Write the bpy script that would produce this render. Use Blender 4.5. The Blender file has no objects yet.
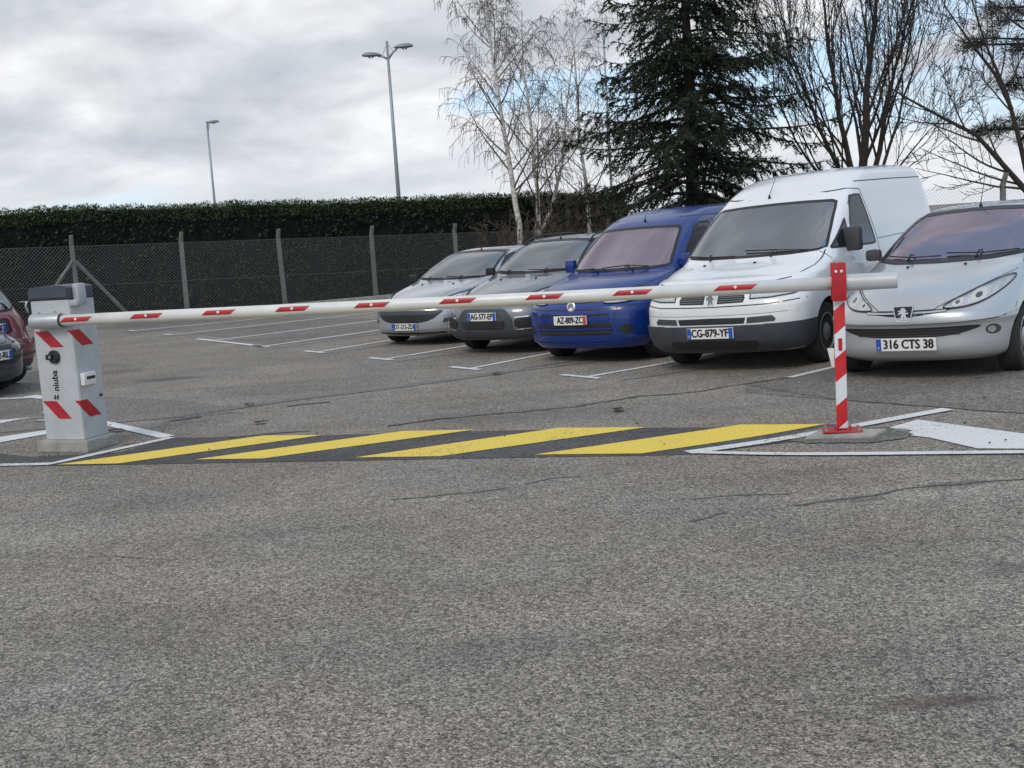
import bpy, bmesh, math, random
from math import sin, cos, pi, radians, sqrt, atan2
from mathutils import Vector, Matrix, noise as mnoise
from mathutils.bvhtree import BVHTree
from mathutils.geometry import tessellate_polygon

random.seed(11)
scene = bpy.context.scene
COL = scene.collection

# ------------------------------------------------------------------ camera
CAM_H, FOC, PITCH, ROLL = 1.58, 1150.0, radians(7.546), radians(3.717)
_f = Vector((0, cos(PITCH), -sin(PITCH)))
_x = Vector((1, 0, 0)); _u = Vector((0, sin(PITCH), cos(PITCH)))
CX = _x * cos(ROLL) - _u * sin(ROLL)
CU = _x * sin(ROLL) + _u * cos(ROLL)
cam = bpy.data.cameras.new('camera'); cam.sensor_width = 36.0; cam.lens = FOC / 1024 * 36.0
cam.clip_end = 5000; cam.clip_start = 0.05
camo = bpy.data.objects.new('camera', cam); COL.objects.link(camo)
M3 = Matrix((CX, CU, -_f)).transposed()
camo.matrix_world = Matrix.Translation((0, 0, CAM_H)) @ M3.to_4x4()
scene.camera = camo

def ray(px, py):
    return _f + CX * ((px - 512) / FOC) - CU * ((py - 384) / FOC)
def TH(x):
    """height of the yard: it rises gently towards the right hand side"""
    t = min(x, 9.0) - 1.4
    if t <= 0: return 0.0
    return 0.040 * (t * t / 1.6 if t < 0.8 else t - 0.4)
def G(px, py, z=0.0):
    """the point of the yard (or z above it) seen at this photo position (used to survey the site)"""
    d = ray(px, py); h = 0.0
    for _ in range(8):
        t = (z + h - CAM_H) / d.z; h = TH(d.x * t)
    return Vector((d.x * t, d.y * t, z + h))
def D(px, py, Y):
    d = ray(px, py); t = Y / d.y
    return Vector((d.x * t, Y, CAM_H + d.z * t))

# ------------------------------------------------------------------ materials
def newmat(name):
    m = bpy.data.materials.new(name); m.use_nodes = True
    nt = m.node_tree; b = nt.nodes['Principled BSDF']
    return m, nt, b
def N(nt, t, **kw):
    n = nt.nodes.new(t)
    for k, v in kw.items():
        if k.startswith('i_'):
            key = k[2:]
            n.inputs[int(key) if key.isdigit() else key.replace('_', ' ')].default_value = v
        else: setattr(n, k, v)
    return n
def mixc(nt, fac, a, b, blend='MIX'):
    m = nt.nodes.new('ShaderNodeMix'); m.data_type = 'RGBA'; m.blend_type = blend
    def put(i, v):
        if hasattr(v, 'is_output') or isinstance(v, bpy.types.NodeSocket): nt.links.new(v, m.inputs[i])
        else: m.inputs[i].default_value = v if not isinstance(v, tuple) or len(v) == 4 else (*v, 1)
    put(0, fac); put(6, a); put(7, b)
    return m.outputs[2]
def ramp(nt, src, stops):
    r = nt.nodes.new('ShaderNodeValToRGB'); nt.links.new(src, r.inputs[0])
    e = r.color_ramp.elements
    while len(e) < len(stops): e.new(0.5)
    for k, (p, c) in enumerate(stops):
        e[k].position = p; e[k].color = (c, c, c, 1) if not isinstance(c, tuple) else (*c, 1)
    return r.outputs[0]
def simple(name, col, rough=0.6, metal=0.0, coat=0.0, var=0.08, scale=6.0, bump=0.0, bscale=60.0, spec=0.5):
    """principled paint / plastic with slight mottling and dust so no surface is perfectly even"""
    m, nt, b = newmat(name)
    tc = N(nt, 'ShaderNodeTexCoord')
    n1 = N(nt, 'ShaderNodeTexNoise', i_Scale=scale, i_Detail=6.0, i_Roughness=0.65)
    nt.links.new(tc.outputs['Object'], n1.inputs['Vector'])
    lo = tuple(max(0, c * (1 - var)) for c in col); hi = tuple(min(1, c * (1 + var)) for c in col)
    r = ramp(nt, n1.outputs[0], [(0.3, lo), (0.7, hi)])
    nt.links.new(r, b.inputs['Base Color'])
    rr = N(nt, 'ShaderNodeMapRange'); rr.inputs[3].default_value = max(0.02, rough - 0.06); rr.inputs[4].default_value = min(1, rough + 0.08)
    nt.links.new(n1.outputs[0], rr.inputs[0]); nt.links.new(rr.outputs[0], b.inputs['Roughness'])
    b.inputs['Metallic'].default_value = metal
    b.inputs['Coat Weight'].default_value = coat; b.inputs['Coat Roughness'].default_value = 0.06
    b.inputs['Specular IOR Level'].default_value = spec
    if bump:
        n2 = N(nt, 'ShaderNodeTexNoise', i_Scale=bscale, i_Detail=4.0)
        nt.links.new(tc.outputs['Object'], n2.inputs['Vector'])
        bp = N(nt, 'ShaderNodeBump', i_Strength=bump, i_Distance=0.01)
        nt.links.new(n2.outputs[0], bp.inputs['Height']); nt.links.new(bp.outputs[0], b.inputs['Normal'])
    return m

def carpaint(name, col, metal=0.3, rough=0.32, dust=0.25, coat=1.0):
    m, nt, b = newmat(name)
    tc = N(nt, 'ShaderNodeTexCoord')
    n1 = N(nt, 'ShaderNodeTexNoise', i_Scale=3.0, i_Detail=8.0, i_Roughness=0.7)
    n2 = N(nt, 'ShaderNodeTexNoise', i_Scale=60.0, i_Detail=3.0)
    for n in (n1, n2): nt.links.new(tc.outputs['Object'], n.inputs['Vector'])
    # road dirt climbs the lower body
    sep = N(nt, 'ShaderNodeSeparateXYZ'); nt.links.new(tc.outputs['Object'], sep.inputs[0])
    low = N(nt, 'ShaderNodeMapRange', i_1=0.75, i_2=0.2, i_3=0.0, i_4=1.0); nt.links.new(sep.outputs[2], low.inputs[0])
    mul = N(nt, 'ShaderNodeMath', operation='MULTIPLY'); nt.links.new(low.outputs[0], mul.inputs[0]); nt.links.new(n1.outputs[0], mul.inputs[1])
    add = N(nt, 'ShaderNodeMath', operation='MULTIPLY_ADD', i_1=dust, i_2=dust * 0.08); nt.links.new(mul.outputs[0], add.inputs[0])
    c0 = mixc(nt, n2.outputs[0], tuple(c * 0.93 for c in col), tuple(min(1, c * 1.07) for c in col))
    c1 = mixc(nt, add.outputs[0], c0, (0.17, 0.16, 0.14))
    nt.links.new(c1, b.inputs['Base Color'])
    b.inputs['Metallic'].default_value = metal
    r2 = N(nt, 'ShaderNodeMath', operation='MULTIPLY_ADD', i_1=1.2, i_2=rough); nt.links.new(add.outputs[0], r2.inputs[0])
    nt.links.new(r2.outputs[0], b.inputs['Roughness'])
    b.inputs['Coat Weight'].default_value = coat; b.inputs['Coat Roughness'].default_value = 0.05
    return m

def glassmat(name, tint=(0.55, 0.6, 0.6), refl=1.0, dust=0.06, sheen=(0.90, 0.96, 1.0)):
    m = bpy.data.materials.new(name); m.use_nodes = True; nt = m.node_tree; nt.nodes.clear()
    out = N(nt, 'ShaderNodeOutputMaterial')
    tr = N(nt, 'ShaderNodeBsdfTransparent'); tr.inputs[0].default_value = (*tint, 1)
    gl = N(nt, 'ShaderNodeBsdfGlossy'); gl.inputs['Roughness'].default_value = 0.03; gl.inputs[0].default_value = (*sheen, 1)
    fr = N(nt, 'ShaderNodeFresnel'); fr.inputs[0].default_value = 1.9 * refl
    mx = N(nt, 'ShaderNodeMixShader'); nt.links.new(fr.outputs[0], mx.inputs[0]); nt.links.new(tr.outputs[0], mx.inputs[1]); nt.links.new(gl.outputs[0], mx.inputs[2])
    df = N(nt, 'ShaderNodeBsdfDiffuse'); df.inputs[0].default_value = (0.42, 0.41, 0.39, 1)
    m2 = N(nt, 'ShaderNodeMixShader')
    tc = N(nt, 'ShaderNodeTexCoord'); n1 = N(nt, 'ShaderNodeTexNoise', i_Scale=5.0, i_Detail=6.0); nt.links.new(tc.outputs['Object'], n1.inputs['Vector'])
    ma = N(nt, 'ShaderNodeMath', operation='MULTIPLY', i_1=dust * 2); nt.links.new(n1.outputs[0], ma.inputs[0])
    nt.links.new(ma.outputs[0], m2.inputs[0]); nt.links.new(mx.outputs[0], m2.inputs[1]); nt.links.new(df.outputs[0], m2.inputs[2])
    nt.links.new(m2.outputs[0], out.inputs[0])
    return m

def asphalt(name, dark, light, stone=0.35, patch=0.16, stains=(), fine=1.0):
    m, nt, b = newmat(name)
    tc = N(nt, 'ShaderNodeTexCoord')
    P = tc.outputs['Object']
    def noi(s, d=4.0, r=0.6, dist=0.0):
        n = N(nt, 'ShaderNodeTexNoise', i_Scale=s, i_Detail=d, i_Roughness=r, i_Distortion=dist); nt.links.new(P, n.inputs['Vector']); return n.outputs[0]
    vo = N(nt, 'ShaderNodeTexVoronoi', i_Scale=95.0 * fine); nt.links.new(P, vo.inputs['Vector'])
    sepc = N(nt, 'ShaderNodeSeparateColor'); nt.links.new(vo.outputs['Color'], sepc.inputs[0])
    vo2 = N(nt, 'ShaderNodeTexVoronoi', i_Scale=48.0 * fine); nt.links.new(P, vo2.inputs['Vector'])
    sep2 = N(nt, 'ShaderNodeSeparateColor'); nt.links.new(vo2.outputs['Color'], sep2.inputs[0])
    grain = ramp(nt, sepc.outputs[0], [(0.0, 0.0), (0.45, 0.30), (0.8, 0.62), (1.0, 1.0)])
    grain2 = ramp(nt, sep2.outputs[0], [(0.0, 0.0), (0.55, 0.4), (1.0, 1.0)])
    gm = mixc(nt, 0.45, grain, grain2)
    base = mixc(nt, gm, dark, light)
    # gaps between the stones are dark tar
    gap = ramp(nt, vo.outputs['Distance'], [(0.35, 1.0), (0.75, 0.45)])
    base = mixc(nt, 1.0, base, gap, 'MULTIPLY')
    big = ramp(nt, noi(0.55, 6, 0.6, 0.4), [(0.32, 1 - patch), (0.68, 1 + patch)])
    base = mixc(nt, 1.0, base, big, 'MULTIPLY')
    mid = ramp(nt, noi(5.0, 5, 0.65), [(0.3, 0.90), (0.7, 1.1)])
    base = mixc(nt, 1.0, base, mid, 'MULTIPLY')
    mg = ramp(nt, noi(24.0, 3, 0.6), [(0.35, 0.92), (0.65, 1.07)])
    base = mixc(nt, 1.0, base, mg, 'MULTIPLY')
    # faint wheel tracks drawn out along the driving direction
    mpt = N(nt, 'ShaderNodeMapping'); mpt.inputs['Scale'].default_value = (0.22, 1.5, 1); mpt.inputs['Rotation'].default_value = (0, 0, 0.12); nt.links.new(P, mpt.inputs[0])
    ntk = N(nt, 'ShaderNodeTexNoise', i_Scale=1.0, i_Detail=5.0, i_Roughness=0.6); nt.links.new(mpt.outputs[0], ntk.inputs[0])
    base = mixc(nt, 1.0, base, ramp(nt, ntk.outputs[0], [(0.35, 0.88), (0.65, 1.08)]), 'MULTIPLY')
    tint = ramp(nt, noi(0.9, 3, 0.5), [(0.3, (1.04, 0.99, 0.94)), (0.7, (0.99, 1.0, 1.0))])
    base = mixc(nt, 1.0, base, tint, 'MULTIPLY')
    # stains that the photo shows, each an oval with ragged edge
    rag = noi(3.0, 5, 0.7)
    for (cx, cy, rx, ry, ang, amt, col) in stains:
        mp = N(nt, 'ShaderNodeMapping', vector_type='TEXTURE'); mp.inputs['Location'].default_value = (cx, cy, 0)
        mp.inputs['Rotation'].default_value = (0, 0, ang); mp.inputs['Scale'].default_value = (rx, ry, 1)
        nt.links.new(P, mp.inputs[0])
        ln = N(nt, 'ShaderNodeVectorMath', operation='LENGTH'); nt.links.new(mp.outputs[0], ln.inputs[0])
        s = N(nt, 'ShaderNodeMath', operation='MULTIPLY_ADD', i_1=1.2); nt.links.new(rag, s.inputs[0]); nt.links.new(ln.outputs['Value'], s.inputs[2])
        mr = N(nt, 'ShaderNodeMapRange', i_1=1.05, i_2=1.75, i_3=amt, i_4=0.0); nt.links.new(s.outputs[0], mr.inputs[0])
        base = mixc(nt, mr.outputs[0], base, col)
    nt.links.new(base, b.inputs['Base Color'])
    b.inputs['Roughness'].default_value = 0.82; b.inputs['Specular IOR Level'].default_value = 0.3
    bp = N(nt, 'ShaderNodeBump', i_Strength=0.55, i_Distance=0.004, invert=True); nt.links.new(vo.outputs['Distance'], bp.inputs['Height'])
    nt.links.new(bp.outputs[0], b.inputs['Normal'])
    return m

def roadpaint(name, col, wear=0.5, under=(0.10, 0.10, 0.10)):
    m, nt, b = newmat(name)
    tc = N(nt, 'ShaderNodeTexCoord'); P = tc.outputs['Object']
    n1 = N(nt, 'ShaderNodeTexNoise', i_Scale=35.0, i_Detail=8.0, i_Roughness=0.75); nt.links.new(P, n1.inputs['Vector'])
    n2 = N(nt, 'ShaderNodeTexNoise', i_Scale=1.6, i_Detail=4.0); nt.links.new(P, n2.inputs['Vector'])
    vo = N(nt, 'ShaderNodeTexVoronoi', i_Scale=80.0); nt.links.new(P, vo.inputs['Vector'])
    a = N(nt, 'ShaderNodeMath', operation='MULTIPLY_ADD', i_1=0.35); nt.links.new(n2.outputs[0], a.inputs[0]); nt.links.new(n1.outputs[0], a.inputs[2])
    t = 0.86 - 0.24 * wear
    w = ramp(nt, a.outputs[0], [(t - 0.03, 0.0), (t + 0.05, 1.0)])
    c = mixc(nt, n1.outputs[0], tuple(x * 0.86 for x in col), tuple(min(1, x * 1.08) for x in col))
    gg = ramp(nt, vo.outputs['Distance'], [(0.3, 1.0), (0.8, 0.82)])
    c = mixc(nt, 1.0, c, gg, 'MULTIPLY')
    c = mixc(nt, w, c, under)
    nt.links.new(c, b.inputs['Base Color']); b.inputs['Roughness'].default_value = 0.7
    bp = N(nt, 'ShaderNodeBump', i_Strength=0.4, i_Distance=0.003, invert=True); nt.links.new(vo.outputs['Distance'], bp.inputs['Height'])
    nt.links.new(bp.outputs[0], b.inputs['Normal'])
    return m

# ------------------------------------------------------------------ object helpers
def tag(o, label, cat, group=None):
    o['label'] = label; o['category'] = cat
    if group: o['group'] = group
    return o
def thing(name, label, cat, loc=(0, 0, 0), rot=0.0, group=None):
    o = bpy.data.objects.new(name, None); COL.objects.link(o)
    o.location = loc; o.rotation_euler = (0, 0, rot); o.empty_display_size = 0.2
    return tag(o, label, cat, group)
def link(name, bm, mat, parent=None, smooth=False, loc=None, rot=None, angle=40):
    me = bpy.data.meshes.new(name)
    if smooth:
        for f in bm.faces: f.smooth = True
        for e in bm.edges:
            if len(e.link_faces) == 2 and e.calc_face_angle(0) > radians(angle): e.smooth = False
    bm.to_mesh(me); bm.free()
    for mm in (mat if isinstance(mat, (list, tuple)) else [mat]): me.materials.append(mm)
    o = bpy.data.objects.new(name, me); COL.objects.link(o)
    if parent: o.parent = parent
    if loc is not None: o.location = loc
    if rot is not None: o.rotation_euler = rot
    return o
def struct(name, bm, mat, **k):
    o = link(name, bm, mat, **k); o['kind'] = 'structure'; return o

def box(bm, c, s, rot=None, bev=0.0, mi=0):
    """box centred at c with size s"""
    r = bmesh.ops.create_cube(bm, size=1.0)
    vs = r['verts']
    for v in vs: v.co = Vector((v.co.x * s[0], v.co.y * s[1], v.co.z * s[2]))
    if bev:
        es = list({e for v in vs for e in v.link_edges})
        g = bmesh.ops.bevel(bm, geom=es, offset=bev, segments=2, profile=0.6, affect='EDGES')
        vs = list({v for f in g['faces'] for v in f.verts} | {v for v in vs if v.is_valid})
    for v in vs:
        if rot is not None: v.co = rot @ v.co
        v.co += Vector(c)
    if mi:
        for f in {f for v in vs for f in v.link_faces}: f.material_index = mi
    return vs
def tube(bm, pts, rad, seg=8, cap=True):
    """tapered tube along a polyline; rad is one radius or one for each point"""
    pts = [Vector(p) for p in pts]; n = len(pts)
    if not hasattr(rad, '__len__'): rad = [rad] * n
    rings = []; ref = None
    for i, p in enumerate(pts):
        t = (pts[min(i + 1, n - 1)] - pts[max(i - 1, 0)])
        if t.length < 1e-9: t = Vector((0, 0, 1))
        t.normalize()
        if ref is None: ref = Vector((0, 0, 1)) if abs(t.z) < 0.9 else Vector((1, 0, 0))
        a = t.cross(ref)
        if a.length < 1e-4: a = t.orthogonal()
        a.normalize(); b_ = t.cross(a).normalized(); ref = a.cross(t)
        rings.append([bm.verts.new(p + (a * cos(2 * pi * k / seg) + b_ * sin(2 * pi * k / seg)) * rad[i]) for k in range(seg)])
    for i in range(n - 1):
        for k in range(seg):
            bm.faces.new((rings[i][k], rings[i][(k + 1) % seg], rings[i + 1][(k + 1) % seg], rings[i + 1][k]))
    if cap and seg > 2:
        bm.faces.new(rings[0][::-1]); bm.faces.new(rings[-1])
    return rings
def lathe(bm, prof, seg=28, axis='y', c=(0, 0, 0)):
    """profile of (radius, along-axis) points turned round an axis"""
    rings = []
    for (r, a) in prof:
        ring = []
        for k in range(seg):
            t = 2 * pi * k / seg
            p = {'y': (r * cos(t), a, r * sin(t)), 'z': (r * cos(t), r * sin(t), a), 'x': (a, r * cos(t), r * sin(t))}[axis]
            ring.append(bm.verts.new(Vector(p) + Vector(c)))
        rings.append(ring)
    for i in range(len(rings) - 1):
        for k in range(seg):
            bm.faces.new((rings[i][k], rings[i][(k + 1) % seg], rings[i + 1][(k + 1) % seg], rings[i + 1][k]))
    bm.faces.new(rings[0]); bm.faces.new(rings[-1][::-1])
    bmesh.ops.recalc_face_normals(bm, faces=bm.faces[:])
def prism(bm, poly, a, b_, axis='z', mi=0):
    """polygon of 2-D points extruded between a and b along an axis"""
    def P(u, v, w):
        return {'z': (u, v, w), 'y': (u, w, v), 'x': (w, u, v)}[axis]
    lo = [bm.verts.new(P(u, v, a)) for u, v in poly]; hi = [bm.verts.new(P(u, v, b_)) for u, v in poly]
    n = len(poly); fs = [bm.faces.new(lo), bm.faces.new(hi)]
    for k in range(n): fs.append(bm.faces.new((lo[k], lo[(k + 1) % n], hi[(k + 1) % n], hi[k])))
    bmesh.ops.recalc_face_normals(bm, faces=fs)
    for f in fs: f.material_index = mi
    return lo + hi
def text_mesh(s, size, depth=0.0, sx=1.0):
    cu = bpy.data.curves.new('lettering', 'FONT'); cu.body = s; cu.size = size; cu.extrude = depth
    cu.align_x = 'CENTER'; cu.align_y = 'CENTER'; cu.resolution_u = 3
    o = bpy.data.objects.new('lettering', cu); COL.objects.link(o)
    dg = bpy.context.evaluated_depsgraph_get()
    me = bpy.data.meshes.new_from_object(o.evaluated_get(dg))
    bm = bmesh.new(); bm.from_mesh(me)
    bpy.data.objects.remove(o); bpy.data.curves.remove(cu); bpy.data.meshes.remove(me)
    for v in bm.verts: v.co.x *= sx
    return bm
def tess(poly, step):
    bm = bmesh.new()
    vs = [bm.verts.new((u, v, 0)) for u, v in poly]
    for t in tessellate_polygon([[Vector((u, v, 0)) for u, v in poly]]):
        try: bm.faces.new([vs[i] for i in t])
        except ValueError: pass
    us = [p[0] for p in poly]; ws = [p[1] for p in poly]
    for ax, lo, hi in ((0, min(us), max(us)), (1, min(ws), max(ws))):
        k = math.ceil(lo / step)
        while k * step < hi:
            co = [0, 0, 0]; co[ax] = k * step + 1e-5; no = [0, 0, 0]; no[ax] = 1
            bmesh.ops.bisect_plane(bm, geom=bm.verts[:] + bm.edges[:] + bm.faces[:], plane_co=co, plane_no=no, dist=1e-6)
            k += 1
    return bm
def smooth_poly(pts, it=2, closed=True):
    for _ in range(it):
        q = []; n = len(pts)
        for i in range(n if closed else n - 1):
            a = pts[i]; b_ = pts[(i + 1) % n]
            q += [(a[0] * .75 + b_[0] * .25, a[1] * .75 + b_[1] * .25), (a[0] * .25 + b_[0] * .75, a[1] * .25 + b_[1] * .75)]
        if not closed: q = [pts[0]] + q + [pts[-1]]
        pts = q
    return pts
def mirror_poly(pts):
    """closes a half outline given for y >= 0 (first and last point may lie on y = 0)"""
    return pts + [(-u, v) for u, v in reversed(pts) if abs(u) > 1e-6]
def ribbon_poly(pts, w):
    L = []; R = []; n = len(pts)
    for i, p in enumerate(pts):
        a = pts[max(i - 1, 0)]; b_ = pts[min(i + 1, n - 1)]
        dx, dy = b_[0] - a[0], b_[1] - a[1]; l = math.hypot(dx, dy) or 1
        ww = w[i] if hasattr(w, '__len__') else w
        L.append((p[0] - dy / l * ww / 2, p[1] + dx / l * ww / 2)); R.append((p[0] + dy / l * ww / 2, p[1] - dx / l * ww / 2))
    return L, R
# ------------------------------------------------------------------ car bodies
def pchip(xs, ys, x):
    n = len(xs)
    if x <= xs[0]: return ys[0]
    if x >= xs[-1]: return ys[-1]
    d = [(ys[i + 1] - ys[i]) / (xs[i + 1] - xs[i]) for i in range(n - 1)]
    m = [0.0] * n
    m[0] = d[0]; m[-1] = d[-1]
    for i in range(1, n - 1):
        m[i] = 0 if d[i - 1] * d[i] <= 0 else 2 * d[i - 1] * d[i] / (d[i - 1] + d[i])
    i = 0
    while x > xs[i + 1]: i += 1
    h = xs[i + 1] - xs[i]; t = (x - xs[i]) / h
    return ((1 + 2 * t) * (1 - t) ** 2 * ys[i] + t * (1 - t) ** 2 * h * m[i] + t * t * (3 - 2 * t) * ys[i + 1] + t * t * (t - 1) * h * m[i + 1])

def outline(z, xf, xr, w, af, nf, ar, nr, M=20, K=20):
    pts = []
    for i in range(M + 1):           # front centre -> left side
        t = (i / M) * pi / 2
        pts.append((xf - af + af * cos(t) ** (2 / nf), w * sin(t) ** (2 / nf)))
    xs, xe = xf - af, xr + ar
    for i in range(1, K): pts.append((xs + (xe - xs) * i / K, w))
    for i in range(M + 1):
        t = (1 - i / M) * pi / 2
        pts.append((xr + ar - ar * cos(t) ** (2 / nr), w * sin(t) ** (2 / nr)))
    pts = pts + [(x, -y) for x, y in reversed(pts[1:-1])]
    return [Vector((x, y, z)) for x, y in pts]

def loft(keys, sub=6, shrink=0.0, zmin=None, zmax=None, crown=0.0):
    """keys: rows (z, xf, xr, w, af, nf, ar, nr) from the sill to the roof"""
    n = len(keys); s = [float(i) for i in range(n)]
    cols = list(zip(*keys)); bm = bmesh.new(); rings = []
    for k in range((n - 1) * sub + 1):
        t = k / sub
        v = [pchip(s, c, t) for c in cols]
        if zmin is not None and v[0] < zmin: continue
        if zmax is not None and v[0] > zmax: continue
        v[1] -= shrink; v[2] += shrink; v[3] = max(0.02, v[3] - shrink)
        pts = outline(*v)
        if crown:
            for p in pts: p.z -= crown * (p.y / keys[0][3]) ** 2
        rings.append([bm.verts.new(p) for p in pts])
    m = len(rings[0])
    for a, b_ in zip(rings, rings[1:]):
        for k in range(m): bm.faces.new((a[k], a[(k + 1) % m], b_[(k + 1) % m], b_[k]))
    bm.faces.new(rings[0][::-1]); bm.faces.new(rings[-1])
    bmesh.ops.recalc_face_normals(bm, faces=bm.faces[:])
    return bm

AX = {'F': (Vector((1, 0, 0)), lambda u, v: Vector((6, u, v))), 'B': (Vector((-1, 0, 0)), lambda u, v: Vector((-6, u, v))),
      'L': (Vector((0, 1, 0)), lambda u, v: Vector((u, 6, v))), 'R': (Vector((0, -1, 0)), lambda u, v: Vector((u, -6, v))),
      'T': (Vector((0, 0, 1)), lambda u, v: Vector((u, v, 6)))}

class Car:
    def __init__(self, name, label, cat, keys, paint, loc, heading, group=None, axles=(1.2, -1.2), wr=0.29, track=0.7, arch=0.35, tyre_w=0.19, crown=0.0, seats=True, cab=None, rear_cut=True):
        self.root = thing(name, label, cat, loc, heading, group)
        # stand the car on the sloping yard
        d = Vector((cos(heading), sin(heading))); l = Vector((-sin(heading), cos(heading)))
        hs = {(i, s): TH(loc[0] + d.x * axles[i] + l.x * s * track) for i in (0, 1) for s in (1, -1)}
        zf = (hs[0, 1] + hs[0, -1]) / 2; zr = (hs[1, 1] + hs[1, -1]) / 2; wb = axles[0] - axles[1]
        roll = atan2((hs[0, 1] - hs[0, -1] + hs[1, 1] - hs[1, -1]) / 2, 2 * track); pit = -atan2(zf - zr, wb)
        self.root.location = (loc[0], loc[1], zr + (zf - zr) * (-axles[1]) / wb); self.root.rotation_euler = (roll, pit, heading)
        self.keys = keys; self.paint = paint; self.crown = crown
        bm = loft(keys, crown=crown)
        self.bvh = BVHTree.FromBMesh(bm)
        self.body = link('body', bm, paint, self.root, smooth=True, angle=35)
        self.cut = []; self.axles, self.wr, self.track, self.arch, self.tw = axles, wr, track, arch, tyre_w
    def hit(self, ax, u, v):
        d, o = AX[ax]
        h = self.bvh.ray_cast(o(u, v), -d)
        if h[0] is None: return None, None
        return h[0], h[1]
    def surf(self, bm, ax, off):
        """drop a flat patch on to the body; rays that miss fold to the nearest hit"""
        for v in list(bm.verts):
            h, n = self.hit(ax, v.co.x, v.co.y)
            if ax in 'FB':
                k = 1.0
                while h is None and k > .75: k -= .01; h, n = self.hit(ax, v.co.x * k, v.co.y)
            if h is None:
                o = AX[ax][1](v.co.x, v.co.y); d = AX[ax][0]
                near = self.bvh.find_nearest(o - d * 5.0)
                h, n = near[0], near[1]
            v.co = h + n * off
    def panel(self, name, ax, poly, mat, off=0.003, skirt=0.008, step=0.05, parent=None, smooth=True):
        bm = tess(poly, step); self.surf(bm, ax, off)
        bmesh.ops.remove_doubles(bm, verts=bm.verts[:], dist=1e-5)
        bmesh.ops.recalc_face_normals(bm, faces=bm.faces[:])
        d = AX[ax][0]
        if sum(f.normal.dot(d) * f.calc_area() for f in bm.faces) < 0: bmesh.ops.reverse_faces(bm, faces=bm.faces[:])
        if skirt:
            bm.normal_update()
            be = [e for e in bm.edges if e.is_boundary]
            nrm = {v: v.normal.copy() for e in be for v in e.verts}
            r = bmesh.ops.extrude_edge_only(bm, edges=be)
            for v in [g for g in r['geom'] if isinstance(g, bmesh.types.BMVert)]:
                o = min(nrm, key=lambda q: (q.co - v.co).length_squared) if False else None
                h = self.bvh.find_nearest(v.co); nn = h[1]
                v.co -= nn * skirt
        return link(name, bm, mat, parent or self.root, smooth=smooth, angle=45)
    def line(self, name, ax, pts, w, mat, off=0.002, parent=None, closed=False, skirt=0.006):
        if closed: pts = pts + [pts[0]]
        # resample
        q = [pts[0]]
        for a, b_ in zip(pts, pts[1:]):
            l = math.hypot(b_[0] - a[0], b_[1] - a[1]); k = max(1, int(l / 0.04))
            q += [(a[0] + (b_[0] - a[0]) * i / k, a[1] + (b_[1] - a[1]) * i / k) for i in range(1, k + 1)]
        L, R = ribbon_poly(q, w)
        bm = bmesh.new(); vl = [bm.verts.new((*p, 0)) for p in L]; vr = [bm.verts.new((*p, 0)) for p in R]
        for i in range(len(q) - 1): bm.faces.new((vl[i], vr[i], vr[i + 1], vl[i + 1]))
        self.surf(bm, ax, off); d = AX[ax][0]
        bm.normal_update()
        for f in bm.faces:
            if f.normal.dot(d) < 0: f.normal_flip()
        if skirt:
            be = [e for e in bm.edges if e.is_boundary]; r = bmesh.ops.extrude_edge_only(bm, edges=be)
            for v in [g for g in r['geom'] if isinstance(g, bmesh.types.BMVert)]:
                v.co -= self.bvh.find_nearest(v.co)[1] * skirt
        return link(name, bm, mat, parent or self.root)
    # openings -------------------------------------------------------
    def opening(self, ax, poly, depth=1.2, start=None):
        """window opening: prism cut along the axis"""
        bm = bmesh.new()
        if ax in 'FB':
            s = 1 if ax == 'F' else -1
            x0 = start if start is not None else 0.0
            prism(bm, poly, x0, s * 3.5, 'x')
        else:
            s = 1 if ax == 'L' else -1
            prism(bm, poly, s * 0.25, s * 1.6, 'y')
        self.cut.append(bm)
    def finish(self, cabin=None, dash=True, wheelstyle='cap', M=None, rhs=False):
        # wheel arches
        for ax in self.axles:
            for s in (1, -1):
                bm = bmesh.new(); seg = 36
                prism(bm, [(ax + self.arch * cos(2 * pi * k / seg), self.wr + self.arch * sin(2 * pi * k / seg)) for k in range(seg)], s * (self.track - 0.17), s * 1.4, 'y')
                self.cut.insert(0, bm)
        if cabin:
            z0, x0, x1, shr = cabin
            inner = loft(self.keys, shrink=shr, zmax=self.keys[-1][0] - 0.05, zmin=z0, crown=self.crown)
            # trim the engine bay and luggage ends off the cabin volume
            for co, no in (((x1, 0, 0), (1, 0, 0)), ((x0, 0, 0), (-1, 0, 0))):
                g = bmesh.ops.bisect_plane(inner, geom=inner.verts[:] + inner.edges[:] + inner.faces[:], plane_co=co, plane_no=no, clear_outer=True)
                ed = [e for e in inner.edges if e.is_boundary]
                if ed: bmesh.ops.contextual_create(inner, geom=ed)
            for q_ in inner.verts: q_.co.z -= .04
            bmesh.ops.recalc_face_normals(inner, faces=inner.faces[:])
            self.cut.append(inner)
        tmp = []
        for bm in self.cut:
            me = bpy.data.meshes.new('cutter'); bm.to_mesh(me); bm.free()
            me.materials.append(MAT['liner'])
            o = bpy.data.objects.new('cutter', me); COL.objects.link(o); tmp.append(o)
            o.parent = self.root
            md = self.body.modifiers.new('b', 'BOOLEAN'); md.operation = 'DIFFERENCE'; md.object = o; md.solver = 'EXACT'
            md.material_mode = 'TRANSFER'
        bpy.context.view_layer.update()
        dg = bpy.context.evaluated_depsgraph_get()
        me = bpy.data.meshes.new_from_object(self.body.evaluated_get(dg))
        self.body.modifiers.clear(); old = self.body.data; self.body.data = me
        bpy.data.meshes.remove(old)
        for o in tmp: bpy.data.objects.remove(o)
        self.wheels(wheelstyle)
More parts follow.
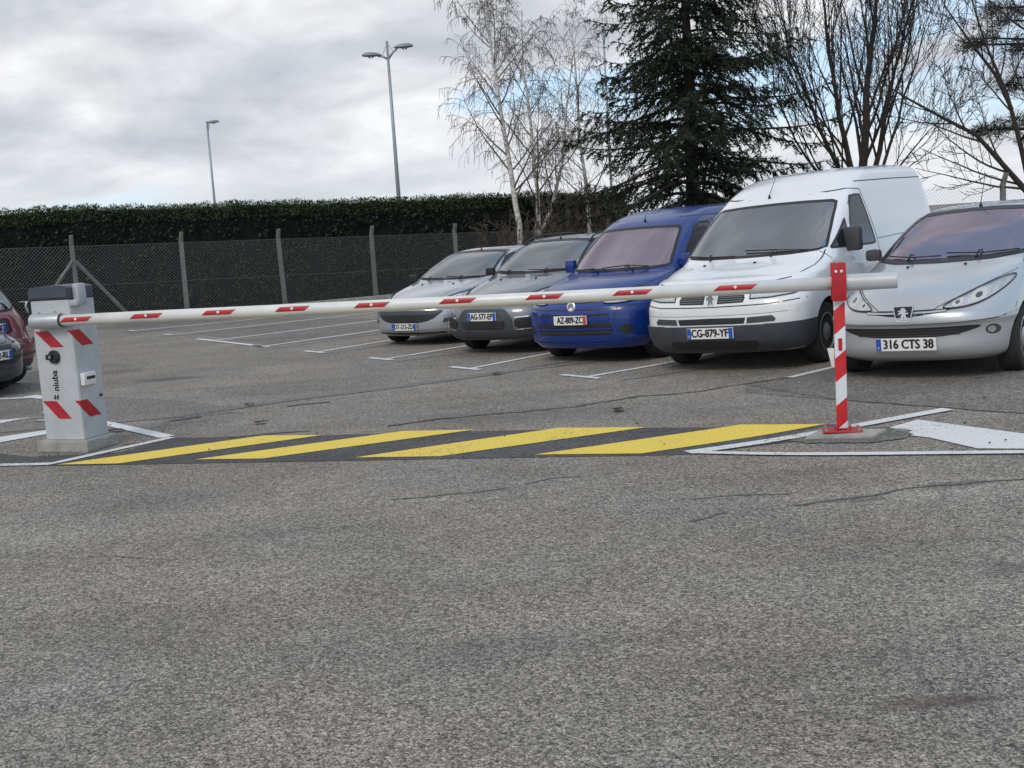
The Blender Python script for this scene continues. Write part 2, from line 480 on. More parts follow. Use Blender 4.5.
    def wheels(self, style):
        R = self.wr; w = self.tw; rim = R * 0.64
        for ax in self.axles:
            for s in (1, -1):
                bm = bmesh.new(); yo = s * self.track
                lathe(bm, [(rim - .01, -w / 2 * .8), (rim + 0.01, -w / 2), (R * .93, -w / 2), (R * .985, -w * .42), (R, -w * .25), (R, w * .25), (R * .985, w * .42), (R * .93, w / 2), (rim + .01, w / 2), (rim - .01, w / 2 * .8)], 40, 'y', (0, 0, 0))
                wh = link('wheel', bm, MAT['tyre'], self.root, smooth=True, loc=(ax, yo, R), angle=30)
                bm = bmesh.new()
                a = s * w / 2
                lathe(bm, [(rim + .004, -s * w * .3), (rim + .004, a * .92), (rim * .93, a * .98), (rim * .86, a * .72), (rim * .45, a * .8), (rim * .25, a * .98), (rim * .04, a * 1.0)], 36, 'y')
                for f in bm.faces: f.material_index = 0
                # slots of the wheel trim
                n = 7 if style == 'cap' else 10
                for k in range(n):
                    t = 2 * pi * k / n; c = Vector((cos(t) * rim * .66, a * .775, sin(t) * rim * .66))
                    rot = Matrix.Rotation(-t, 3, 'Y')
                    box(bm, c, (rim * .27, 0.012, rim * .2), rot, mi=1, bev=0.004)
                link('rim', bm, [MAT['rim_steel' if style == 'steel' else 'rim'], MAT['black']], wh, smooth=True, angle=30)
    def interior(self, xdash, zd, w, seat_x, zs, rows=1, head=True, xw=0.37):
        """dashboard, steering wheel and front seats seen through the windscreen"""
        R = self.root
        bm = bmesh.new()
        box(bm, (xdash - 0.17, 0, zd - 0.20), (0.40, w * 1.9, 0.26), bev=0.05); link('dashboard', bm, MAT['plastic'], R, smooth=True)
        bm = bmesh.new(); c = Vector((xdash - 0.45, xw, zd - 0.02)); seg = 20; pts = []
        for k in range(seg + 1):
            t = 2 * pi * k / seg; pts.append(c + Vector((-0.10 * sin(t) * 0.9, 0.185 * cos(t), 0.17 * sin(t))))
        tube(bm, pts, 0.015, 8, cap=False); tube(bm, [c, c + Vector((0.25, 0, -0.1))], 0.03)
        box(bm, c, (0.03, 0.34, 0.05), bev=0.01)
        link('steering_wheel', bm, MAT['black'], R, smooth=True)
        for i, y in enumerate((xw, -xw)):
            for r in range(rows):
                bm = bmesh.new(); x = seat_x - r * 0.85
                rot = Matrix.Rotation(radians(-14), 3, 'Y')
                box(bm, (x, y, zs), (0.5, 0.46, 0.16), bev=0.05)
                box(bm, (x - 0.28, y, zs + 0.33), (0.13, 0.45, 0.6), rot, bev=0.055)
                box(bm, (x - 0.38, y, zs + 0.74), (0.09, 0.26, 0.17), rot, bev=0.04)
                link('seat', bm, MAT['seat'], R, smooth=True, angle=60)
    def mirror(self, x, y, z, mat, size=(0.12, 0.2, 0.15), sides=(1, -1)):
        for s in sides:
            bm = bmesh.new()
            box(bm, (x, s * (y + 0.10), z + 0.03), size, bev=min(size) * .36)
            tube(bm, [(x, s * (y - 0.04), z - 0.03), (x, s * (y + 0.06), z + 0.0)], 0.025, 8)
            m = link('mirror', bm, mat, self.root, smooth=True, angle=50)
            bm = bmesh.new(); box(bm, (x - size[0] / 2 - 0.002, s * (y + 0.10), z + 0.03), (0.006, size[1] * .78, size[2] * .74), bev=0.002)
            link('mirror_glass', bm, MAT['chrome'], m)
    def wiper(self, pts, base):
        """pts in front (y, z) co-ordinates laid just above the screen"""
        bm = bmesh.new()
        P = []
        for (u, v) in pts:
            h, n = self.hit('F', u, v)
            P.append(h + n * 0.022)
        tube(bm, P, 0.007, 6)
        h, n = self.hit('F', *base)
        mid = (P[0] + P[-1]) / 2
        tube(bm, [h + n * 0.01, h * .5 + mid * .5 + n * 0.04, mid + n * 0.012], [0.012, 0.009, 0.006], 6)
        link('wiper', bm, MAT['black'], self.root, smooth=True)
    def aerial(self, x, y, L=0.32, lean=0.45):
        h, n = self.hit('T', x, y)
        bm = bmesh.new()
        tube(bm, [h, h + Vector((0, 0, 0.035))], [0.018, 0.01], 8)
        tube(bm, [h + Vector((0, 0, 0.03)), h + Vector((-lean * L, 0, L * .85))], [0.0045, 0.003], 6)
        link('aerial', bm, MAT['black'], self.root, smooth=True)
    def plate(self, text, u, z, ax='F', tilt=0.0, old=False, w=0.52, h=0.11, sx=1.0, rightcol='plate_blue', leftblue=True, proud=0.012, size=None):
        hh, n = self.hit(ax, u, z); s = 1 if ax == 'F' else -1
        # the most forward point under the plate carries it
        xs = []
        for du in (-w / 2, 0, w / 2):
            for dz in (-h / 2, 0, h / 2):
                q, _ = self.hit(ax, u + du, z + dz)
                if q: xs.append(q.x * s)
        x = max(xs) + proud
        e = bpy.data.objects.new('number_plate', None)
        bm = bmesh.new(); box(bm, (0, 0, 0), (0.018, w, h), bev=0.004)
        pl = link('number_plate', bm, MAT['plate'], self.root, loc=(s * x, u, z), rot=(0, tilt, 0 if s > 0 else pi))
        bpy.data.objects.remove(e)
        bw = 0.045
        # seen from the front the plate's left end is at -y of the car ... viewer's left = car's right
        if leftblue:
            bm = bmesh.new(); box(bm, (0.0095, -w / 2 + bw / 2 + 0.004, 0), (0.003, bw, h - 0.006)); 
            link('country_band', bm, MAT['plate_blue'], pl)
            t = text_mesh('F', 0.035); 
            for v in t.verts: v.co = Vector((0.0118, v.co.x - w / 2 + bw / 2 + 0.004, v.co.y - 0.03))
            link('country_letter', t, MAT['white_plastic'], pl)
        if not old:
            bm = bmesh.new(); box(bm, (0.0095, w / 2 - bw / 2 - 0.004, 0), (0.003, bw, h - 0.006))
            link('region_band', bm, MAT[rightcol], pl)
        t = text_mesh(text, size or 0.110)
        bb = max(v.co.x for v in t.verts) - min(v.co.x for v in t.verts)
        free = w - 2 * bw - 0.02 if not old else w - bw - 0.05
        k = min(1.15, free / bb); off = 0 if not old else bw / 2
        for v in t.verts: v.co = Vector((0.0105, v.co.x * k + off, v.co.y * 1.0))
        # embolden: the strokes are pressed and inked heavy
        t2 = t.copy()
        for dy, dz in ((0.0045, 0), (-0.0045, 0), (0, 0.003), (0, -0.003)):
            me = bpy.data.meshes.new('t'); t2.to_mesh(me); nv = len(t.verts); t.from_mesh(me); t.verts.ensure_lookup_table()
            for v in t.verts[nv:]: v.co += Vector((0.0003 * (1 + dy * 100 + dz * 50), dy, dz))
            bpy.data.meshes.remove(me)
        t2.free()
        link('lettering', t, MAT['ink'], pl)
        return pl

def lion(size):
    """small rampant-lion style badge outline (front view y, z)"""
    p = [(-.30, -.5), (-.12, -.42), (-.10, -.2), (.02, -.3), (.02, -.5), (.24, -.5), (.14, -.38), (.2, -.2), (.08, 0), (.2, .02), (.38, -.08), (.42, .02), (.24, .16), (.42, .2), (.4, .3), (.16, .26), (.2, .42), (.05, .5), (-.16, .46), (-.2, .34), (-.34, .26), (-.18, .2), (-.2, .1), (-.4, .12), (-.44, .0), (-.2, -.02), (-.22, -.14), (-.3, -.3)]
    return [(a * size, b_ * size) for a, b_ in p]
# ------------------------------------------------------------------ world, sun
SUN_EL, SUN_AZ = radians(42), radians(205)      # azimuth clockwise from +Y (behind the camera, to the left)
w = bpy.data.worlds.new("World"); scene.world = w; w.use_nodes = True
nt = w.node_tree; nt.nodes.clear()
out = N(nt, 'ShaderNodeOutputWorld'); bg = N(nt, 'ShaderNodeBackground'); bg.inputs[1].default_value = 0.1
sky = N(nt, 'ShaderNodeTexSky', sky_type='NISHITA', sun_disc=False, sun_elevation=SUN_EL, sun_rotation=SUN_AZ, air_density=1.0, dust_density=0.6, ozone_density=2.0)
tc = N(nt, 'ShaderNodeTexCoord'); sep = N(nt, 'ShaderNodeSeparateXYZ'); nt.links.new(tc.outputs['Generated'], sep.inputs[0])
za = N(nt, 'ShaderNodeMath', operation='MAXIMUM', i_1=0.0); nt.links.new(sep.outputs[2], za.inputs[0])
zb = N(nt, 'ShaderNodeMath', operation='ADD', i_1=0.30); nt.links.new(za.outputs[0], zb.inputs[0])
dx = N(nt, 'ShaderNodeMath', operation='DIVIDE'); nt.links.new(sep.outputs[0], dx.inputs[0]); nt.links.new(zb.outputs[0], dx.inputs[1])
dy = N(nt, 'ShaderNodeMath', operation='DIVIDE'); nt.links.new(sep.outputs[1], dy.inputs[0]); nt.links.new(zb.outputs[0], dy.inputs[1])
cb = N(nt, 'ShaderNodeCombineXYZ'); nt.links.new(dx.outputs[0], cb.inputs[0]); nt.links.new(dy.outputs[0], cb.inputs[1])
def wn(scale, det, rough, off, dist=0.0):
    mp = N(nt, 'ShaderNodeMapping'); mp.inputs['Location'].default_value = off; nt.links.new(cb.outputs[0], mp.inputs[0])
    n = N(nt, 'ShaderNodeTexNoise', i_Scale=scale, i_Detail=det, i_Roughness=rough, i_Distortion=dist); nt.links.new(mp.outputs[0], n.inputs[0]); return n.outputs[0]
body_ = ramp(nt, wn(2.1, 9, 0.52, (3.1, 7.7, 0), 0.25), [(0.33, (4.0, 4.35, 4.9)), (0.46, (5.3, 5.55, 6.0)), (0.55, (6.9, 7.0, 7.3)), (0.65, (8.8, 8.8, 8.8))])
wisp = ramp(nt, wn(5.0, 8, 0.58, (1.0, 2.0, 0), 0.5), [(0.32, 0.87), (0.52, 1.0), (0.68, 1.13)])
cloud = mixc(nt, 1.0, body_, wisp, 'MULTIPLY')
gapn = wn(1.6, 7, 0.55, (8.3, 1.15, 0), 0.3)
gapf = ramp(nt, gapn, [(0.56, 0.0), (0.66, 1.0)])
skyb = mixc(nt, 1.0, sky.outputs[0], (1.05, 1.2, 1.35), 'MULTIPLY')
skyw = mixc(nt, 0.6, skyb, (5.2, 7.4, 9.6))
# the blue only opens up low down, in the bands under the cloud deck
low = ramp(nt, sep.outputs[2], [(0.0, 0.25), (0.04, 0.9), (0.12, 1.0), (0.19, 0.2), (0.26, 0.1), (0.42, 0.9), (1.0, 0.9)])
east = ramp(nt, sep.outputs[0], [(0.0, 0.0), (1.0, 1.0)])
eastm = N(nt, 'ShaderNodeMapRange', i_1=-0.15, i_2=0.18, i_3=-0.06, i_4=0.10); nt.links.new(sep.outputs[0], eastm.inputs[0])
gsum = N(nt, 'ShaderNodeMath', operation='ADD'); nt.links.new(gapn, gsum.inputs[0]); nt.links.new(eastm.outputs[0], gsum.inputs[1])
backm = N(nt, 'ShaderNodeMapRange', i_1=0.0, i_2=-0.4, i_3=0.0, i_4=0.11); nt.links.new(sep.outputs[1], backm.inputs[0])
gsum2 = N(nt, 'ShaderNodeMath', operation='ADD'); nt.links.new(gsum.outputs[0], gsum2.inputs[0]); nt.links.new(backm.outputs[0], gsum2.inputs[1])
gapf = ramp(nt, gsum2.outputs[0], [(0.54, 0.0), (0.64, 1.0)])
gf = N(nt, 'ShaderNodeMath', operation='MULTIPLY'); nt.links.new(gapf, gf.inputs[0]); nt.links.new(low, gf.inputs[1])
c1 = mixc(nt, gf.outputs[0], cloud, skyw)
# thin bright air close to the horizon
hz = ramp(nt, sep.outputs[2], [(0.0, 0.75), (0.09, 0.22), (0.3, 0.0)])
c2 = mixc(nt, hz, c1, (7.3, 7.7, 8.1))
nt.links.new(c2, bg.inputs[0]); nt.links.new(bg.outputs[0], out.inputs[0])
sd = bpy.data.lights.new('sun', 'SUN'); sd.energy = 1.2; sd.angle = radians(20); sd.color = (1.0, 0.92, 0.80)
so = bpy.data.objects.new('sun', sd); COL.objects.link(so)
sv = Vector((sin(SUN_AZ) * cos(SUN_EL), cos(SUN_AZ) * cos(SUN_EL), sin(SUN_EL)))
so.rotation_euler = sv.to_track_quat('Z', 'Y').to_euler(); so.location = sv * 60
scene.view_settings.view_transform = 'Standard'; scene.view_settings.look = 'None'; scene.view_settings.gamma = 1
scene.view_settings.exposure = 0.20

# ------------------------------------------------------------------ materials in use
MAT = {}
MAT['white_paint'] = carpaint('white_paint', (0.78, 0.79, 0.80), 0.0, 0.35, 0.3)
MAT['blue_paint'] = carpaint('blue_paint', (0.002, 0.028, 0.19), 0.0, 0.3, 0.01, 0.6)
MAT['silver_paint'] = carpaint('silver_paint', (0.50, 0.52, 0.54), 0.5, 0.28, 0.2)
MAT['silver_paint2'] = carpaint('grey_silver_paint', (0.42, 0.44, 0.47), 0.5, 0.3, 0.2)
MAT['grey_paint'] = carpaint('slate_grey_paint', (0.17, 0.185, 0.205), 0.45, 0.36, 0.3)
MAT['maroon_paint'] = carpaint('maroon_paint', (0.20, 0.035, 0.045), 0.3, 0.35, 0.2)
MAT['navy_paint'] = carpaint('navy_paint', (0.018, 0.025, 0.045), 0.3, 0.35, 0.2)
MAT['glass'] = glassmat('windscreen_glass', (0.68, 0.76, 0.80), 2.0, 0.02)
MAT['glass_purple'] = glassmat('athermic_glass', (0.66, 0.60, 0.80), 2.0, 0.03, (1.0, 0.86, 1.0))
MAT['glass_dark'] = glassmat('side_glass', (0.45, 0.5, 0.5), 0.9, 0.02)
MAT['lamp_glass'] = glassmat('lamp_glass', (0.95, 0.96, 0.97), 0.78, 0.02)
MAT['reflector'] = simple('lamp_reflector', (0.72, 0.73, 0.75), 0.25, 0.35, scale=40, var=0.3)
MAT['amber'] = simple('amber_lens', (0.6, 0.25, 0.04), 0.2, coat=0.6)
MAT['red_lens'] = simple('red_lens', (0.45, 0.02, 0.02), 0.2, coat=0.6)
MAT['plastic'] = simple('dark_plastic', (0.045, 0.047, 0.052), 0.62, var=0.2)
MAT['bumper_plastic'] = simple('bumper_plastic', (0.048, 0.053, 0.066), 0.55, var=0.22, scale=4, bump=0.2, bscale=300)
MAT['black'] = simple('black_plastic', (0.016, 0.016, 0.018), 0.45, var=0.2)
MAT['liner'] = simple('arch_liner', (0.018, 0.018, 0.018), 0.9, var=0.2)
MAT['seat'] = simple('seat_cloth', (0.11, 0.11, 0.12), 0.9, var=0.25, scale=30)
MAT['tyre'] = simple('tyre_rubber', (0.022, 0.022, 0.023), 0.85, var=0.3, scale=8, bump=0.4, bscale=90)
MAT['rim'] = simple('rim_silver', (0.42, 0.43, 0.44), 0.35, 0.6, var=0.15)
MAT['rim_steel'] = simple('wheel_cap_grey', (0.18, 0.19, 0.20), 0.5, 0.2, var=0.2)
MAT['chrome'] = simple('chrome', (0.78, 0.79, 0.8), 0.16, 1.0, var=0.05)
MAT['plate'] = simple('plate_white', (0.74, 0.74, 0.72), 0.4, var=0.05)
MAT['plate_blue'] = simple('plate_blue', (0.02, 0.08, 0.38), 0.4)
MAT['plate_red'] = simple('plate_red', (0.5, 0.06, 0.07), 0.4)
MAT['ink'] = simple('plate_ink', (0.012, 0.012, 0.014), 0.5)
MAT['white_plastic'] = simple('white_plastic', (0.72, 0.72, 0.70), 0.4, var=0.05)
MAT['cab_grey'] = simple('cabinet_grey', (0.46, 0.48, 0.50), 0.5, var=0.13, scale=5, bump=0.05, bscale=200)
MAT['cab_dark'] = simple('cabinet_cap_grey', (0.055, 0.065, 0.085), 0.5, var=0.15, scale=9)
MAT['alu'] = simple('cast_aluminium', (0.45, 0.47, 0.49), 0.4, 0.4, var=0.1)
MAT['arm'] = simple('arm_white', (0.70, 0.69, 0.66), 0.38, 0.0, 0.3, var=0.12, scale=3)
MAT['arm_end'] = simple('arm_sleeve', (0.52, 0.53, 0.54), 0.42, 0.1, var=0.10, scale=4)
MAT['red'] = simple('signal_red', (0.42, 0.014, 0.022), 0.42, var=0.2, scale=14)
MAT['sign_white'] = simple('sign_white', (0.72, 0.74, 0.76), 0.45, var=0.05)
MAT['concrete'] = simple('concrete', (0.33, 0.32, 0.29), 0.9, var=0.25, scale=9, bump=0.7, bscale=60)
MAT['post_conc'] = simple('post_concrete', (0.20, 0.20, 0.19), 0.9, var=0.25, scale=5, bump=0.6, bscale=50)
MAT['wire'] = simple('fence_wire', (0.13, 0.14, 0.14), 0.6, 0.1)
MAT['galv'] = simple('galvanised', (0.30, 0.34, 0.37), 0.5, 0.5, var=0.1)
MAT['lampgrey'] = simple('lamp_housing', (0.22, 0.24, 0.26), 0.45, 0.3)

# ------------------------------------------------------------------ ground
def gxy(px, py): p = G(px, py); return (p.x, p.y)
def stain(px0, px1, ry, amt, col=(0.05, 0.047, 0.045)):
    a = G(*px0); b_ = G(*px1); c = (a + b_) / 2; d = b_ - a
    return (c.x, c.y, d.length / 2, ry, atan2(d.y, d.x), amt, col)
ST = [stain((135, 381), (206, 377), 0.20, 0.62), stain((88, 374), (150, 369), 0.45, 0.3), stain((862, 706), (1022, 696), 0.065, 0.6, (0.075, 0.055, 0.045)),
      stain((560, 672), (880, 640), 0.10, 0.14, (0.10, 0.08, 0.06)), stain((380, 655), (620, 640), 0.16, 0.16), stain((0, 640), (300, 640), 0.3, 0.14),
      stain((985, 570), (1024, 566), 0.15, 0.4), stain((440, 497), (560, 483), 0.12, 0.2), stain((800, 502), (905, 497), 0.07, 0.45), stain((905, 488), (1000, 481), 0.09, 0.5)]
MAT['asphalt'] = asphalt('asphalt_worn', (0.058, 0.053, 0.048), (0.68, 0.615, 0.54), stains=ST, fine=1.55)
MAT['asphalt_dark'] = asphalt('asphalt_patch', (0.045, 0.045, 0.048), (0.21, 0.205, 0.21), patch=0.14, fine=1.2)
MAT['asphalt_mid'] = asphalt('asphalt_old_patch', (0.06, 0.057, 0.054), (0.50, 0.465, 0.43), patch=0.12, fine=1.3)
MAT['seam_light'] = asphalt('asphalt_trench', (0.13, 0.127, 0.122), (0.40, 0.39, 0.37), patch=0.1, fine=1.6)
MAT['crack'] = simple('crack_tar', (0.105, 0.098, 0.09), 0.9, var=0.5, scale=20)
MAT['paint_white'] = roadpaint('marking_white', (0.76, 0.76, 0.75), 0.42, (0.2, 0.2, 0.19))
MAT['paint_old'] = roadpaint('marking_old_white', (0.55, 0.54, 0.52), 0.85, (0.2, 0.2, 0.19))
MAT['paint_ghost'] = roadpaint('marking_ghost', (0.38, 0.37, 0.35), 1.0, (0.17, 0.165, 0.16))
MAT['paint_yellow'] = roadpaint('marking_yellow', (0.90, 0.66, 0.09), 0.30, (0.12, 0.115, 0.09))

def drape(bm, z):
    for k in (1.4, 1.55, 1.7, 1.85, 2.0, 2.2, 9.0):
        bmesh.ops.bisect_plane(bm, geom=bm.verts[:] + bm.edges[:] + bm.faces[:], plane_co=(k, 0, 0), plane_no=(1, 0, 0), dist=1e-5)
    for v in bm.verts: v.co.z = TH(v.co.x) + z
    bm.normal_update()
    for f in bm.faces:
        if f.normal.z < 0: f.normal_flip()
bm = bmesh.new(); bmesh.ops.create_grid(bm, x_segments=24, y_segments=24, size=1500); drape(bm, 0)
g = struct('ground', bm, MAT['asphalt'])
def sheet(name, pxs, mat, z, sub=False):
    bm = bmesh.new(); vs = [bm.verts.new((*gxy(*q), z)) for q in pxs]; 
    for t in tessellate_polygon([[v.co.copy() for v in vs]]):
        bm.faces.new([vs[i] for i in t])
    drape(bm, z)
    return struct(name, bm, mat)
def strip(name, pxs, wid, mat, z, jitter=0.0, seed=1, breaks=0.0):
    P = [Vector(gxy(*q)) for q in pxs]; rnd = random.Random(seed)
    q = [P[0]]
    for a, b_ in zip(P, P[1:]):
        k = max(1, int((b_ - a).length / (0.06 if jitter else 0.6)))
        q += [a.lerp(b_, i / k) for i in range(1, k + 1)]
    bm = bmesh.new(); prev = None; o = 0
    for i, p in enumerate(q):
        a = q[max(0, i - 1)]; b_ = q[min(len(q) - 1, i + 1)]; t = (b_ - a).normalized(); n = Vector((-t.y, t.x))
        w_ = wid
        if jitter:
            o = o * 0.8 + rnd.uniform(-1, 1) * jitter; w_ = wid * (0.35 + 1.1 * abs(mnoise.noise((p.x * 3, p.y * 3, seed))) * 1.6)
        c = p + n * o
        cur = (bm.verts.new((c.x + n.x * w_ / 2, c.y + n.y * w_ / 2, z)), bm.verts.new((c.x - n.x * w_ / 2, c.y - n.y * w_ / 2, z)))
        if prev and not (breaks and mnoise.noise((p.x * 1.3, p.y * 1.3, seed + 5)) < breaks - 0.5):
            bm.faces.new((prev[0], prev[1], cur[1], cur[0]))
        prev = cur
    drape(bm, z)
    return struct(name, bm, mat)
Z1, Z2, Z3 = 0.003, 0.0045, 0.0065
# fresher asphalt under the crossing stripes and the newer strip by the parked silver hatchback
sheet('asphalt_patch', [(-60, 467), (58, 466), (688, 455), (760, 446), (800, 441), (836, 434), (846, 424), (640, 428), (404, 433), (263, 437.5), (174, 438), (118, 453), (30, 457), (-60, 447)], MAT['asphalt_dark'], Z1)
sheet('asphalt_patch', [(-60, 441), (45, 433), (107, 424), (140, 421), (243, 413), (215, 404), (170, 400), (90, 396), (-60, 400)], MAT["asphalt_mid"], Z1 - 0.0012)
sheet('asphalt_patch', [(746, 385), (788, 379), (846, 364), (1090, 352), (1090, 418), (1000, 412), (905, 405), (835, 400), (780, 396), (745, 392)], MAT['asphalt_mid'], Z1)
sheet('asphalt_patch', [(130, 334), (170, 330), (270, 344), (390, 334), (500, 330), (560, 330), (470, 320), (300, 318), (110, 322)], MAT['asphalt_mid'], Z1)
# trench line and cracks
strip('trench_line', [(-20, 433.5), (170, 417), (250, 406), (289, 400), (370, 390.5), (450, 380), (520, 370), (600, 361), (680, 351)], 0.20, MAT['seam_light'], Z1 + 0.0018)
strip('road_crack', [(60, 449), (380, 427), (440, 420), (536, 411), (575, 407), (600, 402.5), (640, 397), (693, 392), (743, 384.5), (790, 378)], 0.06, MAT['crack'], Z1 + 0.0025, 0.022, 3, 0.22)
strip('road_crack', [(170, 421), (215, 415), (262, 409), (330, 402)], 0.10, MAT['crack'], Z1 + 0.0025, 0.012, 7, 0.3)
strip('road_crack', [(745, 385), (830, 399), (905, 405), (1024, 414)], 0.03, MAT['crack'], Z2, 0.006, 11, 0.25)
strip('road_crack', [(380, 500), (480, 492), (560, 478), (630, 473), (700, 468)], 0.020, MAT['crack'], Z1, 0.016, 4, 0.5)
strip('road_crack', [(690, 522), (740, 508), (805, 504), (851, 498), (905, 489), (960, 484), (1030, 478)], 0.030, MAT['crack'], Z1, 0.016, 9, 0.45)
strip('road_crack', [(30, 560), (110, 556), (180, 560)], 0.010, MAT['crack'], Z1, 0.008, 13, 0.45)
strip('road_crack', [(690, 500), (735, 496), (790, 494)], 0.02, MAT['crack'], Z1, 0.008, 17, 0.4)
# yellow crossing stripes
for q in ([(57, 465.3), (118, 464.2), (322, 435.8), (263, 436.2)], [(195, 460.2), (263, 459.2), (475, 430.3), (403, 431.7)],
          [(355, 458.2), (440, 457), (647, 427.8), (558, 428.6)], [(534, 455.4), (642, 454.2), (826, 424.6), (741, 425.2)]):
    sheet('yellow_stripe', q, MAT['paint_yellow'], Z3)
# white outlines of the two islands
WLN = [0]
def wl(pxs, wd=0.10, m='paint_white', nm='white_line'):
    WLN[0] += 1; return strip(nm, pxs, wd, MAT[m], Z3 + 0.0005 * WLN[0])
wl([(-60, 467), (0, 465.6), (50, 464.4), (64, 461.5), (172, 437.9)], 0.095)
wl([(168, 437.6), (107, 424)], 0.13); wl([(107, 424), (47, 412)], 0.12)
sheet('white_line', [(-60, 444), (0, 437.5), (47, 430.5), (48, 434.5), (0, 443), (-60, 453)], MAT['paint_white'], Z3)
sheet('white_line', [(-60, 420), (0, 420.6), (44, 416.8), (20, 419.8), (0, 424), (-60, 427)], MAT['paint_white'], Z3)
wl([(-60, 401), (0, 399.5), (42, 397.5)], 0.12); wl([(30, 396.5), (48, 399)], 0.16); wl([(36, 421), (60, 421)], 0.10, 'paint_old')
wl([(688, 453.6), (948, 410)], 0.12); wl([(690, 453.2), (1110, 452.4)], 0.085)
sheet('white_line', [(872, 431.6), (885, 429.5), (918, 420.3), (1110, 446), (1110, 450), (978, 449.4), (930, 438.5)], MAT['paint_white'], Z3)
# parking bays: long lines with a short bar at the end
bays = [((136.9, 330.7), (330, 312), 0), ((174, 334.8), (375, 312.5), 0), ((217, 340.4), (392, 318.8), 2), ((264.6, 346.5), (400, 327.4), 1), ((319.3, 352.1), (470, 327.3), 1),
        ((386.7, 359.2), (620, 320.5), 1), ((471.8, 368.6), (690, 324), 1), ((589, 377), (830, 328), 1), ((790, 377.8), (1024, 322), 0)]
gd = (G(589, 377) - G(264.6, 346.5)).normalized()
for a, b_, k in bays:
    A = G(*a); B = G(*b_); dr = (B - A).normalized(); B = A + dr * 5.0
    def S(p, q, wd, m, z=Z3):
        t = (q - p).normalized(); n = Vector((-t.y, t.x, 0)) * wd / 2; bm = bmesh.new()
        f = bm.faces.new([bm.verts.new(v) for v in (p + n, p - n, q - n, q + n)]); f.normal_update()
        drape(bm, z)
        return struct('parking_line', bm, MAT[m])
    S(A, B + dr * (0 if a[0] > 300 else 2.5), 0.085 if a[0] > 300 else 0.10, 'paint_white')
    if k == 1: S(A - gd * 0.40 - dr * 0.045, A + gd * 0.22 - dr * 0.045, 0.09, 'paint_white', Z3 + 0.0015)
    elif k == 0 and a[0] < 200: S(A - gd * 0.4 - dr * 0.045, A + gd * 0.05 - dr * 0.045, 0.09, 'paint_white', Z3 + 0.0015)
    elif k == 2: S(A - gd * 0.8 - dr * 0.045, G(266, 346.5) - dr * 0.045, 0.10, 'paint_white', Z3 + 0.0015)
for p in ([(185, 336.5), (260, 326), (330, 317)], [(228, 342), (300, 332), (380, 322)], [(275, 348.5), (340, 339), (395, 331)], [(325, 353.5), (395, 344), (430, 339)], [(397, 361.5), (455, 354), (540, 345)], [(497, 371.5), (560, 363), (650, 352)], [(620, 380), (662, 374.5), (720, 366)]):
    strip('parking_line', p, 0.075, MAT['paint_ghost'], Z2)

# small dark leaves and grit scattered over the yard
bm = bmesh.new(); rl = random.Random(5)
for (px, py, s) in [(249, 406, .05), (261, 424, .05), (618, 411, .05), (618, 412, .04), (497, 375, .05), (116, 432, .06)] + [(rl.uniform(0, 1024), rl.uniform(330, 460), rl.uniform(.005, .012)) for _ in range(45)]:
    p = G(px, py); a = rl.uniform(0, pi)
    vs = []
    for k in range(6):
        t = 2 * pi * k / 6; rr = s * rl.uniform(0.6, 1.1); vs.append(bm.verts.new((p.x + rr * cos(t) * 1.4, p.y + rr * sin(t), TH(p.x) + 0.016 + (0.012 if k % 2 else 0.0))))
    bm.faces.new(vs)
lf = link('leaf_litter', bm, simple('dead_leaf', (0.045, 0.032, 0.022), 0.8, var=0.4)); lf['kind'] = 'stuff'; 
# ------------------------------------------------------------------ barrier
post = G(842.5, 433.5); ARM_Z = D(838, 283, post.y).z; ARM_H = ARM_Z - post.z

# cabinet -------------------------------------------------------
PL = 0.10
c_near = G(85, 440, PL); c_left = G(46.5, 440, PL)
ex = (c_near - c_left); CW = ex.length; ex.normalize(); ey = Vector((-ex.y, ex.x, 0)); Dp = 0.30
cang = atan2(ex.y, ex.x); c_mid = (c_left + c_near) / 2
cab = thing('barrier', 'automatic barrier with grey cabinet, red chevrons and long white arm across the entrance', 'barrier', (c_mid.x + ey.x * Dp / 2, c_mid.y + ey.y * Dp / 2, 0), cang)
hw, hd = CW / 2, Dp / 2
def cz(px, py): return D(px, py, c_mid.y).z
bm = bmesh.new(); box(bm, (-0.005, 0.0, PL / 2), (CW + 0.12, Dp + 0.09, PL), bev=0.012); link('plinth', bm, MAT['concrete'], cab)
TOP = cz(55, 300)
bm = bmesh.new(); prism(bm, [(-hw, -hd), (hw, -hd), (hw, hd), (-hw, hd)], PL, TOP)
bmesh.ops.bevel(bm, geom=bm.edges[:], offset=0.006, segments=2, affect='EDGES'); link('housing', bm, MAT['cab_grey'], cab, smooth=True)
bm = bmesh.new(); box(bm, (0, 0, TOP + 0.004), (CW - 0.01, Dp - 0.01, 0.012)); link('lid_joint', bm, MAT['black'], cab)
bm = bmesh.new(); n = 14
prof = [(-hw - 0.014, TOP + 0.008), (hw + 0.004, TOP + 0.008), (hw + 0.004, TOP + 0.085)] + [((hw + 0.008) * cos(pi * k / n), TOP + 0.085 + 0.035 * sin(pi * k / n) ** .7) for k in range(1, n)] + [(-hw - 0.014, TOP + 0.085)]
prism(bm, prof, -hd - 0.012, hd + 0.004, 'y'); bmesh.ops.bevel(bm, geom=[e for e in bm.edges if abs(e.verts[0].co.y - e.verts[1].co.y) < 1e-4], offset=0.012, segments=2, affect='EDGES')
link('cap', bm, MAT['cab_dark'], cab, smooth=True)
bm = bmesh.new(); box(bm, (hw + 0.035, -0.06, TOP + 0.035), (0.065, 0.10, 0.18), bev=0.018); box(bm, (hw + 0.02, -0.12, TOP - 0.03), (0.10, 0.05, 0.05), bev=0.012)
